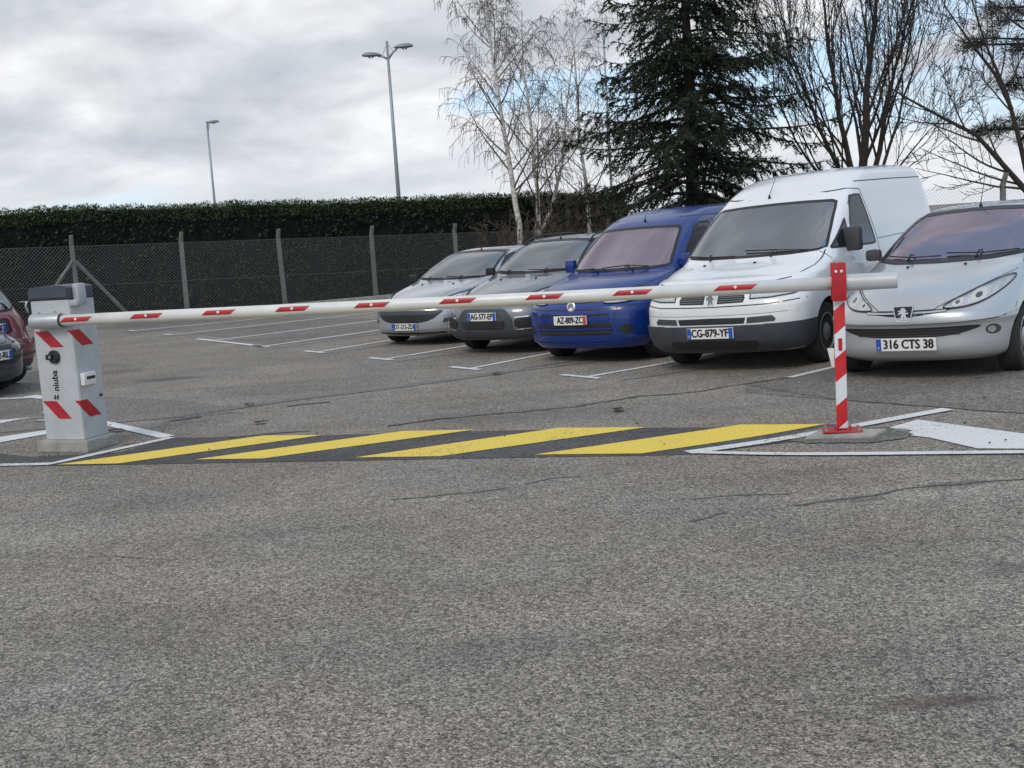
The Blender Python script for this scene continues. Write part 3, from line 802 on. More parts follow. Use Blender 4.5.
link('hinge_bracket', bm, MAT['alu'], cab, smooth=True)
bm = bmesh.new(); tube(bm, [(-hw - 0.012, -hd - 0.02, TOP + 0.0), (-hw - 0.03, -hd - 0.02, TOP - 0.03), (-hw - 0.015, -hd - 0.02, TOP - 0.09)], 0.009, 8); tube(bm, [(-hw, -hd - 0.02, TOP), (-hw - 0.09, -hd - 0.02, TOP)], 0.004, 6)
link('latch_rod', bm, MAT['alu'], cab, smooth=True)
def chevrons(zt, zb):
    h = zt - zb; f = -hd - 0.002
    bm = bmesh.new(); x0 = -hw + 0.01
    prism(bm, [(x0, zt), (x0 + 0.14, zt), (x0 + 0.28, zb), (x0 + 0.15, zb)], f, f + 0.0035, 'y'); link('red_chevron', bm, MAT['red'], cab)
    bm = bmesh.new(); x0 = hw - 0.055; k = 0.055 / 0.15
    prism(bm, [(x0, zt), (hw + 0.0015, zt), (hw + 0.0015, zt - h * k)], f, f + 0.0035, 'y')
    f = hw - 0.0015; y0 = -hd - 0.002
    prism(bm, [(y0, zt), (y0 + 0.085, zt), (y0 + 0.235, zb), (y0 + 0.095, zb), (y0, zt - h * k)], f, f + 0.0035, 'x')
    link('red_chevron', bm, MAT['red'], cab)
chevrons(cz(52, 331), cz(60, 347)); chevrons(cz(52, 401.5), cz(66, 418.5))
kz = cz(59, 356.5)
bm = bmesh.new(); lathe(bm, [(0.055, -0.002), (0.055, -0.02), (0.048, -0.028), (0.02, -0.028)], 24, 'y', (-0.01, -hd, kz)); box(bm, (-0.04, -hd - 0.033, kz), (0.06, 0.022, 0.045), bev=0.006); lk = link('lock_knob', bm, MAT['black'], cab, smooth=True)
bm = bmesh.new(); box(bm, (-0.025, -hd - 0.046, kz), (0.014, 0.006, 0.02), bev=0.002); link('key_slot', bm, MAT['alu'], lk)
t = text_mesh('niuba', 0.085, 0.0008); zc = cz(61, 380.5); t2 = t.copy()
for dy, dz in ((0.002, 0), (-0.002, 0), (0, .002)):
    me = bpy.data.meshes.new('t'); t2.to_mesh(me); nv = len(t.verts); t.from_mesh(me); t.verts.ensure_lookup_table()
    for v_ in t.verts[nv:]: v_.co += Vector((dy, dz, 0.0002 * (1 + dy * 200)))
    bpy.data.meshes.remove(me)
t2.free()
for v_ in t.verts: v_.co = Vector((-0.03 - v_.co.y, -hd - 0.0022 - v_.co.z, zc + v_.co.x * 0.95))
link('maker_lettering', t, MAT['ink'], cab)
for dx in (-0.016, 0.012):
    t = bmesh.new(); tube(t, [(-0.035 + dx, -hd - 0.003, zc - .155), (-0.045 + dx, -hd - 0.003, zc - .143), (-0.03 + dx, -hd - 0.003, zc - .133), (-0.036 + dx, -hd - 0.003, zc - .12)], 0.006, 5); link('maker_mark', t, MAT['ink'], cab)
rz = cz(95, 378)
bm = bmesh.new(); box(bm, (hw + 0.022, -0.05, rz), (0.044, 0.15, 0.105), bev=0.01); rd = link('card_reader', bm, MAT['white_plastic'], cab, smooth=True)
bm = bmesh.new(); box(bm, (hw + 0.045, -0.045, rz + .008), (0.004, 0.10, 0.024)); link('card_slot', bm, MAT['black'], rd)
bm = bmesh.new(); lathe(bm, [(0.012, 0.0), (0.012, 0.012), (0.004, 0.014)], 12, 'x', (hw, 0.1, PL + 0.34)); link('screw_head', bm, MAT['black'], cab)

# arm -----------------------------------------------------------
armL = D(60, 320.5, c_mid.y - 0.085); armR = Vector((post.x, post.y, ARM_Z))
ad = (armR - armL); alen = ad.length; ad.normalize(); aang = atan2(ad.y, ad.x); atilt = -math.asin(ad.z)
import mathutils
CABM = Matrix.Translation(cab.location) @ Matrix.Rotation(cang, 4, 'Z')
ARMM = CABM.inverted() @ (Matrix.Translation(armL) @ mathutils.Euler((0, atilt, aang)).to_matrix().to_4x4())
def armpart(name, bm, mat, parent=None, **k):
    o = link(name, bm, mat, parent or cab, **k)
    if parent is None: o.matrix_basis = ARMM
    return o
def along(px, py):
    """distance along the arm of the point seen here"""
    d = ray(px, py).normalized(); o = Vector((0, 0, CAM_H)); w0 = armL - o; b_ = ad.dot(d); dd = ad.dot(w0); e0 = d.dot(w0)
    return (b_ * e0 - dd) / (1 - b_ * b_)
R_ = 0.046
bm = bmesh.new(); seg = 28; rings = []
L_end = alen + 0.02
tube(bm, [(-0.02, 0, 0), (alen * .33, 0, -0.004), (alen * .66, 0, -0.006), (L_end, 0, 0)], R_, 28); arm = armpart('arm', bm, MAT['arm'], smooth=True)
L2 = along(897, 281)
bm = bmesh.new()
lathe(bm, [(0.048, alen + 0.03), (0.056, alen + 0.045), (0.0575, alen + 0.09), (0.056, L2 - 0.02), (0.0575, L2 - 0.004), (0.056, L2), (0.050, L2), (0.05, L2 - 0.03)], 28, 'x')
for v in bm.verts:
    v.co.z += 0.0025 * sin(v.co.x * 37) * (1 if v.co.z > 0 else 0.3)
link('end_sleeve', bm, MAT['arm_end'], arm, smooth=True)
bm = bmesh.new(); lathe(bm, [(0.049, -0.26), (0.064, -0.25), (0.064, 0.0), (0.060, 0.012), (0.047, 0.014)], 28, 'x'); hol = armpart('arm_holder', bm, MAT['alu'], smooth=True)
bm = bmesh.new(); box(bm, (-0.13, 0.06, 0.045), (0.24, 0.16, 0.03), bev=0.006)
for xx in (-0.19, -0.04): lathe(bm, [(0.014, 0.058), (0.014, 0.078), (0.006, 0.08)], 10, 'z', (xx, -0.0, 0.0))
link('clamp_plate', bm, MAT['alu'], hol, smooth=True)
bm = bmesh.new(); lathe(bm, [(0.0475, 0.012), (0.052, 0.014), (0.052, 0.024), (0.0475, 0.026)], 24, 'x'); link('holder_ring', bm, MAT['black'], hol)
ys = [(79, 319.2), (149, 316.5), (221, 313.2), (294.5, 309.5), (373.6, 306), (459, 302), (545.5, 298), (633, 293.5), (735.5, 287.5)]
for i, q in enumerate(ys):
    s0 = along(*q); LL = 0.245 if i < 8 else 0.26
    bm = bmesh.new(); rr = R_ + 0.003; vs = []; K = 8
    def row(xo, r):
        return [bm.verts.new((s0 + xo + (k / K - .5) * 0.045, -r * cos(radians(-14 + 44 * k / K)), r * sin(radians(-14 + 44 * k / K)) - 0.004 * 0)) for k in range(K + 1)]
    A = [row(-LL / 2 + LL * j / 6, rr) for j in range(7)]
    for a, b_ in zip(A, A[1:]):
        for k in range(K): bm.faces.new((a[k], b_[k], b_[k + 1], a[k + 1]))
    bm.normal_update()
    if sum(f.normal.y for f in bm.faces) > 0: bmesh.ops.reverse_faces(bm, faces=bm.faces[:])
    r = bmesh.ops.extrude_edge_only(bm, edges=[e for e in bm.edges if e.is_boundary])
    for v in [g for g in r['geom'] if isinstance(g, bmesh.types.BMVert)]:
        l_ = math.hypot(v.co.y, v.co.z); v.co.y *= (R_ - 0.002) / l_; v.co.z *= (R_ - 0.002) / l_
    nf = len(bm.faces); b2 = bmesh.new(); t_ = radians(10); lathe(b2, [(0.011, 0), (0.011, 0.004), (0.004, 0.006)], 12, 'z')
    b2.transform(Matrix.Translation((s0, -rr * cos(t_), rr * sin(t_))) @ Matrix.Rotation(pi / 2 - t_, 4, 'X')); me = bpy.data.meshes.new('t'); b2.to_mesh(me); b2.free(); bm.from_mesh(me); bpy.data.meshes.remove(me); bm.faces.ensure_lookup_table()
    for f_ in bm.faces[nf:]: f_.material_index = 1
    link('reflective_strip', bm, [MAT['red'], MAT['plate']], arm, smooth=True)

# support post --------------------------------------------------
sp = thing('support_post', 'red and white striped support post with red fork holding the arm end', 'post', (post.x, post.y, post.z), aang)
def stripemat():
    m, nt, b = newmat('post_stripes')
    tc = N(nt, 'ShaderNodeTexCoord'); sep = N(nt, 'ShaderNodeSeparateXYZ'); nt.links.new(tc.outputs['Object'], sep.inputs[0])
    a = N(nt, 'ShaderNodeMath', operation='MULTIPLY_ADD', i_1=-0.85); nt.links.new(sep.outputs[0], a.inputs[0]); nt.links.new(sep.outputs[2], a.inputs[2])
    ab = N(nt, 'ShaderNodeMath', operation='MULTIPLY_ADD', i_1=-0.85); nt.links.new(sep.outputs[1], ab.inputs[0]); nt.links.new(a.outputs[0], ab.inputs[2])
    d = N(nt, 'ShaderNodeMath', operation='MULTIPLY_ADD', i_1=1 / 0.335, i_2=0.76); nt.links.new(ab.outputs[0], d.inputs[0])
    fr = N(nt, 'ShaderNodeMath', operation='FRACT'); nt.links.new(d.outputs[0], fr.inputs[0])
    n1 = N(nt, 'ShaderNodeTexNoise', i_Scale=12.0, i_Detail=6.0); nt.links.new(tc.outputs['Object'], n1.inputs[0])
    s = ramp(nt, fr.outputs[0], [(0.0, 1.0), (0.5, 1.0), (0.505, 0.0), (0.995, 0.0)])
    red = mixc(nt, n1.outputs[0], (0.46, 0.016, 0.022), (0.66, 0.03, 0.035)); wh = mixc(nt, n1.outputs[0], (0.64, 0.67, 0.71), (0.78, 0.80, 0.83))
    c = mixc(nt, s, wh, red); nt.links.new(c, b.inputs['Base Color']); b.inputs['Roughness'].default_value = 0.42
    return m
MAT['stripes'] = stripemat()
PT = D(836, 263, post.y).z - post.z
bm = bmesh.new(); box(bm, (0, 0.01, (PT - 0.16) / 2 + 0.03), (0.075, 0.06, PT - 0.16 - 0.02), bev=0.006); pole = link('pole', bm, MAT['stripes'], sp, smooth=True)
bm = bmesh.new()
box(bm, (0.0, -0.066, PT - 0.13), (0.098, 0.008, 0.26), bev=0.003); box(bm, (0, 0.076, PT - 0.13), (0.098, 0.008, 0.26), bev=0.003); box(bm, (0, 0.005, ARM_H - 0.062), (0.09, 0.14, 0.012), bev=0.003)
fk = link('fork', bm, MAT['red'], sp, smooth=True)
bm = bmesh.new()
for xx in (-0.018, 0.018): lathe(bm, [(0.010, 0.0), (0.010, -0.004), (0.003, -0.006)], 12, 'y', (xx, -0.070, PT - 0.055))
link('fork_bolt', bm, MAT['plate'], fk)
bm = bmesh.new(); box(bm, (0.0, -0.024, 0.635), (0.026, 0.006, 0.085), bev=0.002); link('red_reflector', bm, MAT['red'], sp)
bm = bmesh.new(); prism(bm, [(-0.085, 0.60), (-0.04, 0.60), (-0.04, 0.475), (-0.06, 0.475)], 0.02, 0.07, 'y'); link('white_bracket', bm, MAT['white_plastic'], sp)
bm = bmesh.new(); box(bm, (0, 0.0, 0.026), (0.27, 0.19, 0.012), bev=0.004); box(bm, (-0.05, -0.04, 0.048), (0.012, 0.05, 0.035)); box(bm, (0.05, -0.04, 0.048), (0.012, 0.05, 0.035)); link('base_plate', bm, MAT['red'], sp)
for sx in (-1, 1):
    for sy in (-1, 1): bm = bmesh.new(); lathe(bm, [(0.012, 0.032), (0.012, 0.044), (0.004, 0.046)], 6, 'z', (sx * 0.11, sy * 0.07, 0)); link('anchor_bolt', bm, MAT['galv'], sp)

UP = []
def pad():
    bm = bmesh.new(); q = [(804, 440), (820, 431.5), (888, 431), (873, 439)]
    vs = [bm.verts.new(G(*p) - Vector((0, 0, 0.03))) for p in q]; up = [bm.verts.new(G(*p) + Vector((0, 0, 0.018))) for p in q]
    bm.faces.new(up); UP.extend(up)
    for k in range(4): bm.faces.new((vs[k], vs[(k + 1) % 4], up[(k + 1) % 4], up[k]))
    bmesh.ops.recalc_face_normals(bm, faces=bm.faces[:])
    c = sum((v.co for v in vs), Vector()) / 4
    for v in bm.verts: v.co -= Vector((c.x, c.y, 0))
    return c, bm
c, bm = pad()
bmesh.ops.bevel(bm, geom=[e for e in bm.edges if e.verts[0] in UP and e.verts[1] in UP], offset=0.008, segments=2, affect='EDGES')
o = link('concrete_pad', bm, MAT['concrete'], None, loc=(c.x, c.y, 0)); tag(o, 'flat grey concrete footing under the red base plate of the striped post', 'footing')
# cement smeared round the footing
bm = bmesh.new(); rr = random.Random(2); q = [(790, 443), (800, 433), (822, 428), (880, 427), (912, 432), (905, 440), (880, 442.5), (840, 444)]
vs = []
for i, p in enumerate(q):
    a = Vector((*gxy(*p), 0)); b_ = Vector((*gxy(*q[(i + 1) % len(q)]), 0))
    for k in range(5): vs.append(bm.verts.new(a.lerp(b_, k / 5) + Vector((rr.uniform(-.03, .03), rr.uniform(-.03, .03), 0))))
bm.faces.new(vs)
for v_ in bm.verts: v_.co.z = TH(v_.co.x) + Z2 + .002
struct('cement_smear', bm, asphalt('cement_smear', (0.10, 0.098, 0.09), (0.36, 0.35, 0.32), fine=1.0))
# ------------------------------------------------------------------ parked cars
HEAD = atan2(-0.726, -0.688) + radians(5)
ROW = 'cars parked nose out along the bays'
def place(wheel_px, front_axle, track, R, head=None, k=1.0):
    head = HEAD if head is None else head
    """origin of a car whose right front tyre stands on this spot of the ground"""
    c = G(*wheel_px); d = Vector((cos(head), sin(head), 0)); l = Vector((-sin(head), cos(head), 0))
    c = c + Vector((0, 1, 0)) * 0.06
    return c - d * front_axle * k + l * track * k
def grille_bars(car, y0, y1, zs, h, mat, name='grille_bar', off=0.006):
    for z in zs: car.line(name, 'F', [(y0, z), ((y0 + y1) / 2, z), (y1, z)], h, mat, off)
def lamps(car, poly, bezel=True, amber=None, inner=None):
    """headlight: bright bowl panel with lamp circles under a clear lens"""
    for s in (1, -1):
        P = [(s * y, z) for y, z in poly]
        if s < 0: P = P[::-1]
        h = car.panel('headlight', 'F', P, MAT['reflector'], 0.003, 0.012, 0.04)
        if inner:
            for (cy, cz, r) in inner:
                q = [(s * cy + r * cos(2 * pi * k / 18), cz + r * sin(2 * pi * k / 18)) for k in range(18)]
                car.panel('lamp_bowl', 'F', q, MAT['white_plastic'], 0.006, 0.004, 0.04, parent=h)
                q = [(s * cy + r * .45 * cos(2 * pi * k / 14), cz + r * .45 * sin(2 * pi * k / 14)) for k in range(14)]
                car.panel('bulb_cover', 'F', q, MAT['chrome'], 0.009, 0.003, 0.04, parent=h)
        if amber:
            car.panel('indicator', 'F', [(s * y, z) for y, z in amber][::s], MAT['amber'], 0.006, 0.003, 0.04, parent=h)
        if bezel: car.line('lamp_seal', 'F', [(s * y, z) for y, z in poly], 0.008, MAT['black'], 0.011, parent=h, closed=True)
        car.panel('lens', 'F', P, MAT['lamp_glass'], 0.013, 0.0, 0.04, parent=h)
def circ(cy, cz, r, n=18, ry=1.0): return [(cy + r * ry * cos(2 * pi * k / n), cz + r * sin(2 * pi * k / n)) for k in range(n)]
def screen(car, poly, glass, ax='F', border=0.03, name='windscreen', step=0.06):
    car.opening(ax, poly)
    g = car.panel(name, ax, poly, glass, 0.0015, 0.0, step)
    car.line('screen_seal' if name == 'windscreen' else 'window_seal', ax, poly, border, MAT['black'], 0.004, parent=g, closed=True)
    return g
def side_windows(car, poly, glass=None):
    for ax in ('L', 'R'):
        P = poly if ax == 'L' else poly
        screen(car, P, glass or MAT['glass_dark'], ax, 0.022, 'side_window', 0.08)
def sweep(z0, z1, y, bow, n=8):
    """mirrored bumper band: (y, z) outline with bowed lower edge"""
    return None

# ---- silver hatchback nearest the post ------------------------------------
K = [(.17, 1.76, -1.75, .69, .5, 2.6, .4, 3), (.22, 1.86, -1.82, .77, .62, 2.6, .45, 3), (.30, 1.90, -1.88, .80, .66, 2.5, .5, 3), (.40, 1.895, -1.89, .815, .66, 2.5, .5, 3),
     (.47, 1.905, -1.90, .82, .68, 2.5, .5, 3), (.52, 1.925, -1.91, .826, .70, 2.5, .5, 3), (.58, 1.915, -1.90, .826, .72, 2.4, .5, 3), (.63, 1.87, -1.88, .824, .74, 2.3, .5, 3),
     (.70, 1.78, -1.86, .818, .80, 2.2, .5, 3), (.77, 1.64, -1.85, .808, .84, 2.2, .5, 3), (.84, 1.43, -1.83, .795, .84, 2.25, .5, 3), (.90, 1.17, -1.81, .78, .74, 2.3, .5, 3),
     (.945, .93, -1.79, .755, .60, 2.4, .5, 3), (.975, .80, -1.77, .735, .5, 2.5, .45, 3), (1.08, .56, -1.74, .70, .46, 2.6, .45, 3), (1.2, .25, -1.66, .66, .42, 2.7, .4, 3),
     (1.30, -.06, -1.58, .62, .4, 2.8, .4, 3), (1.365, -.27, -1.5, .585, .4, 2.8, .4, 3), (1.40, -.43, -1.42, .53, .4, 2.8, .4, 3), (1.42, -.60, -1.3, .42, .35, 2.6, .35, 2.8), (1.43, -.80, -1.15, .22, .25, 2.4, .25, 2.4)]
def hatch206(name, label, paint, loc, plate, old, glass, detail='a', **kw):
    c = Car(name, label, 'car', K, paint, loc, HN, ROW, axles=(1.21, -1.24), wr=0.29, track=0.71, arch=0.335, crown=0.0)
    ws = mirror_poly([(0, .968), (.40, .972), (.60, .985), (.665, 1.0), (.60, 1.18), (.535, 1.335), (.50, 1.362), (.25, 1.378), (0, 1.382)])
    g = screen(c, ws, glass)
    side_windows(c, [(.38, .975), (.02, 1.16), (-.30, 1.30), (-.50, 1.335), (-.95, 1.32), (-1.2, 1.24), (-1.35, 1.02), (-.6, .985)])
    c.panel('rear_window', 'B', mirror_poly([(0, 1.0), (.55, 1.0), (.5, 1.28), (0, 1.3)]), MAT['glass_dark'], 0.003, 0.003, 0.08)
    # nose
    lamps(c, smooth_poly([(.265, .622), (.44, .618), (.58, .65), (.675, .72), (.725, .80), (.70, .835), (.60, .80), (.44, .715)], 2), inner=[(.54, .705, .055), (.405, .664, .038)])
    c.line('bonnet_gap', 'F', mirror_poly([(0, .618), (.24, .622), (.265, .64), (.44, .73), (.60, .815), (.69, .86), (.69, .93)])[:7], 0.006, MAT['black'], 0.001)
    c.line('bonnet_gap', 'F', [(-y, z) for y, z in [(0, .618), (.24, .622), (.265, .64), (.44, .73), (.60, .815), (.69, .86), (.69, .93)]], 0.006, MAT['black'], 0.001)
    c.panel('upper_grille', 'F', mirror_poly([(0, .573), (.12, .575), (.33, .602), (.38, .618), (.30, .622), (0, .615)]), MAT['black'], 0.002, 0.004)
    c.line('grille_blade', 'F', [(-.34, .604), (-.2, .598), (0, .597), (.2, .598), (.34, .604)], 0.012, paint, 0.012)
    c.panel('lower_grille', 'F', mirror_poly(smooth_poly([(0, .385), (.25, .388), (.42, .405), (.56, .445), (.60, .468), (.54, .476), (.3, .474), (0, .472)], 1, False)), MAT['black'], 0.003, 0.004)
    for z in (.405, .43, .452): c.line('grille_bar', 'F', [(-.44, z), (0, z), (.44, z)], 0.006, MAT['plastic'], 0.006)
    b = mirror_poly([(0, .512), (.4, .513), (.68, .522), (.78, .55), (.80, .575), (.74, .585), (.4, .566), (0, .563)])
    c.panel('bumper_strip', 'F', b, paint, 0.016, 0.02)
    c.line('bumper_gap', 'F', mirror_poly([(0, .508), (.4, .509), (.69, .518), (.80, .548)])[:4], 0.007, MAT['black'], 0.002)
    c.line('bumper_gap', 'F', [(0, .508), (-.4, .509), (-.69, .518), (-.80, .548)], 0.007, MAT['black'], 0.002)
    for s in (1, -1):
        f = c.panel('fog_lamp', 'F', circ(s * .665, .425, .042, 20, 1.15), MAT['plastic'], 0.003, 0.004, 0.03)
        c.panel('bulb_cover', 'F', circ(s * .655, .425, .027, 16), MAT['chrome'], 0.007, 0.003, 0.03, parent=f)
        c.line('wing_gap', 'L' if s > 0 else 'R', [(1.50, .56), (1.40, .62)], 0.006, MAT['black'], 0.001)
        for z in (0, ):
            c.line('door_gap', 'L' if s > 0 else 'R', [(.50, .97), (.62, .80), (.60, .45), (.55, .26)], 0.007, MAT['black'], 0.001)
            c.line('door_gap', 'L' if s > 0 else 'R', [(-.72, 1.30), (-.62, .95), (-.66, .6), (-.72, .30)], 0.007, MAT['black'], 0.001)
        c.line('side_strip', 'L' if s > 0 else 'R', [(.56, .52), (-.6, .52)], 0.05, MAT['plastic'], 0.008)
    h, n = c.hit('F', 0, .60)
    bm = bmesh.new(); prism(bm, [(-.085, .055), (.085, .055), (.062, -.06), (.035, -.075), (-.035, -.075), (-.062, -.06)], -0.01, 0.012, 'x')
    bd = link('badge_shield', bm, MAT['black'], c.root, loc=(h.x + 0.014, 0, .605), rot=(0, radians(-8), 0))
    bm = bmesh.new(); prism(bm, [(-y, z) for y, z in lion(.105)], 0.012, 0.02, 'x'); link('lion_badge', bm, MAT['chrome'], bd, loc=(0, 0, -.008))
    bm = bmesh.new(); tube(bm, [(.013, -.085, .055), (.013, -.062, -.06), (.013, -.035, -.075), (.013, .035, -.075), (.013, .062, -.06), (.013, .085, .055)], 0.006, 6, False); link('badge_rim', bm, MAT['chrome'], bd)
    c.plate(plate, 0, .335, old=old, leftblue=True, proud=0.014)
    c.panel('cowl', 'F', mirror_poly([(0, .948), (.45, .953), (.66, .972), (.66, .985), (.4, .972), (0, .968)]), MAT['black'], 0.002, 0.003)
    c.wiper([(.62, .995), (.35, .990), (.02, 1.008)], (.30, .972)); c.wiper([(-.02, .988), (-.3, .988), (-.55, 1.006)], (-.32, .972))
    for s in (1, -1):
        h, n = c.hit('T', .98, s * .26); bm = bmesh.new(); box(bm, h + n * .006, (.03, .022, .014), bev=.004); link('washer_jet', bm, MAT['black'], c.root)
    c.mirror(.48, .66, 1.01, MAT['plastic'], (0.09, .15, .11)); c.aerial(-.45, 0.02, .36, .55)
    c.interior(.62, .97, .6, -.25, .48, 2)
    bm = bmesh.new(); h, n = c.hit('F', 0, 1.32); box(bm, h - n * 0.04, (.03, .22, .06), bev=.01); link('rear_view_mirror', bm, MAT['black'], c.root)
    c.finish((.52, -1.5, .62, .045))
    return c
HN = HEAD + radians(0.5)
p = place((860, 371.5), 1.21, .71, .29, HN)
hatch206('parked_hatchback', 'silver hatchback with plate 316 CTS 38 nearest the striped post', MAT['silver_paint'], p, '316 CTS 38', True, MAT['glass_purple'])

# ---- white panel van -------------------------------------------------------
KV = [(.20, 2.05, -2.10, .78, .5, 3, .3, 4), (.27, 2.15, -2.16, .86, .50, 3, .3, 5), (.36, 2.205, -2.19, .89, .50, 3, .3, 5), (.50, 2.225, -2.21, .905, .50, 3, .3, 5), (.60, 2.22, -2.21, .905, .50, 3, .3, 5),
      (.66, 2.215, -2.21, .905, .50, 3, .3, 5), (.72, 2.20, -2.21, .905, .52, 2.9, .3, 5), (.78, 2.165, -2.21, .905, .55, 2.8, .3, 5), (.86, 2.11, -2.21, .903, .58, 2.7, .3, 5), (.93, 2.04, -2.21, .90, .62, 2.6, .3, 5), (.965, 1.90, -2.21, .895, .64, 2.6, .3, 5),
      (1.015, 1.71, -2.21, .89, .62, 2.6, .3, 5), (1.055, 1.53, -2.21, .884, .56, 2.6, .3, 5), (1.09, 1.41, -2.21, .878, .50, 2.8, .3, 5), (1.28, 1.13, -2.205, .85, .42, 3, .3, 5), (1.48, .82, -2.20, .81, .38, 3.2, .3, 5), (1.63, .56, -2.185, .775, .36, 3.4, .3, 5),
      (1.72, .40, -2.17, .755, .36, 3.4, .3, 5), (1.81, .22, -2.15, .725, .38, 3.2, .3, 5), (1.89, 0, -2.12, .69, .4, 3, .3, 4.5), (1.94, -.20, -2.06, .60, .4, 3, .3, 4), (1.975, -.65, -1.95, .40, .3, 3, .3, 3), (1.98, -1.0, -1.8, .2, .2, 3, .2, 3)]
p = place((689, 363.5), 1.38, .78, .31)
v = Car('parked_van', 'white panel van with dark lower bumper and tall closed sides in the bays', 'van', KV, MAT['white_paint'], p, HEAD, ROW, axles=(1.38, -1.44), wr=.31, track=.78, arch=.36)
ws = mirror_poly([(0, 1.12), (.5, 1.124), (.74, 1.138), (.80, 1.16), (.765, 1.34), (.715, 1.53), (.69, 1.60), (.64, 1.618), (.35, 1.63), (0, 1.634)])
screen(v, ws, MAT['glass'], border=.024)
for ax in 'LR':
    screen(v, [(.40, 1.58), (.32, 1.645), (.20, 1.655), (.06, 1.65), (-.06, 1.12), (.02, 1.11), (.62, 1.125), (.53, 1.38)], MAT['glass_dark'], ax, .022, 'side_window', .08)
    screen(v, [(1.08, 1.14), (.70, 1.13), (.64, 1.42)], MAT['glass_dark'], ax, .02, 'quarter_window', .08)
    v.line('door_gap', ax, [(.50, 1.70), (.26, 1.73), (.02, 1.71), (-.13, 1.16), (-.12, .75), (-.12, .36)], .009, MAT['black'], .002)
    v.line('door_gap', ax, [(1.20, 1.12), (1.15, .95), (1.02, .62), (.98, .34)], .009, MAT['black'], .002)
    v.line('side_moulding', ax, [(.92, .58), (-.9, .58)], .10, MAT['bumper_plastic'], .012)
    v.line('side_moulding', ax, [(-1.9, .58), (-2.1, .58)], .10, MAT['bumper_plastic'], .012)
    v.line('swage_line', ax, [(-.16, 1.15), (-1.2, 1.16), (-2.1, 1.16)], .007, MAT['plastic'], .001)
    v.line('roof_gutter', ax, [(.05, 1.80), (-.2, 1.80), (-1.0, 1.80), (-2.05, 1.79)], .012, MAT['plastic'], .001)
    h, n = v.hit(ax, .12, 1.02); s = 1 if ax == 'L' else -1
    bm = bmesh.new(); box(bm, (h.x, h.y + s * .012, h.z), (.16, .035, .04), bev=.01); link('door_handle', bm, MAT['black'], v.root, smooth=True)
# dark bumper, light bumper band, slots
v.panel('bumper', 'F', mirror_poly([(0, .225), (.62, .225), (.78, .25), (.86, .32), (.885, .40), (.89, .50), (.60, .497), (.56, .495), (.36, .495), (0, .495)]), MAT['bumper_plastic'], .022, .03)
v.panel('lower_intake', 'F', mirror_poly([(0, .265), (.44, .265), (.50, .31), (.47, .345), (0, .345)]), MAT['black'], .026, .004)
v.panel('bumper_intake', 'F', mirror_poly([(0, .510), (.36, .510), (.38, .568), (0, .572)]), MAT['black'], .004, .004)
for z in (.53, .55): v.line('grille_bar', 'F', [(-.36, z), (0, z), (.36, z)], .006, MAT['plastic'], .008)
for s in (1, -1): v.panel('bumper_insert', 'F', [(s * a, b_) for a, b_ in [(.39, .512), (.66, .520), (.67, .545), (.64, .578), (.40, .570)]][::s], MAT['bumper_plastic'], .006, .006)
v.line('bumper_gap', 'F', [(-.89, .715), (-.6, .69), (0, .682), (.6, .69), (.89, .715)], .010, MAT['black'], .002)
v.line('bumper_gap', 'F', [(-.89, .612), (-.5, .600), (0, .597), (.5, .600), (.89, .612)], .004, MAT['plastic'], .001)
lamps(v, [(.42, .745), (.62, .748), (.80, .765), (.835, .78), (.83, .845), (.78, .85), (.60, .85), (.425, .845)], inner=[(.53, .797, .038)])
for s in (1, -1):
    gr = v.panel('grille', 'F', [(s * a, b_) for a, b_ in [(.075, .712), (.355, .717), (.368, .755), (.35, .80), (.075, .795)]][::s], MAT['black'], .003, .005)
    for z in (.73, .75, .77, .785): v.line('grille_bar', 'F', [(s * .085, z), (s * .22, z + .001), (s * .35, z + .002)], .006, MAT['rim_steel'], .008, parent=gr)
h, n = v.hit('F', 0, .755)
bm = bmesh.new(); prism(bm, [(-.055, .055), (.055, .055), (.06, .04), (.05, -.045), (.03, -.062), (-.03, -.062), (-.05, -.045), (-.06, .04)], -.01, .006, 'x')
bd = link('badge_shield', bm, MAT['white_plastic'], v.root, loc=(h.x + .010, 0, .757), rot=(0, radians(-14), 0))
bm = bmesh.new(); prism(bm, [(-y, z) for y, z in lion(.10)], .006, .014, 'x'); link('lion_badge', bm, MAT['rim_steel'], bd)
v.line('bonnet_gap', 'F', [(-.885, 1.12), (-.82, 1.0), (-.74, .92), (-.50, .885), (0, .88), (.50, .885), (.74, .92), (.82, 1.0), (.80, 1.13)], .009, MAT['black'], .002)
for ax, s in (('L', 1), ('R', -1)): v.panel('bumper_corner', ax, [(1.75, .24), (2.02, .24), (2.16, .30), (2.18, .50), (1.73, .50)], MAT['bumper_plastic'], .02, .025)
v.plate('CG-879-YF', 0, .425, proud=.028)
v.wiper([(.66, 1.128), (.30, 1.155), (-.02, 1.165)], (.30, 1.10)); v.wiper([(-.12, 1.12), (-.45, 1.125), (-.72, 1.145)], (-.40, 1.095))
for y in (-.42, .18):
    h, n = v.hit('F', y, 1.06); bm = bmesh.new(); box(bm, h + n * .006, (.03, .025, .015), bev=.004); link('washer_jet', bm, MAT['black'], v.root)
v.mirror(.72, .83, 1.17, MAT['plastic'], (.11, .19, .25), sides=(1,)); v.aerial(.42, -.12, .30, .75)
v.interior(1.28, 1.08, .72, .25, .72, 1, xw=.42)
v.line('side_badge', 'F', [(.70, .70), (.73, .70)], .010, MAT['rim'], .003)
bm = bmesh.new(); h, n = v.hit('F', 0, 1.58); box(bm, h - n * .05, (.03, .24, .07), bev=.012); link('rear_view_mirror', bm, MAT['black'], v.root)
v.finish((.62, -.25, 1.25, .05), wheelstyle='steel')

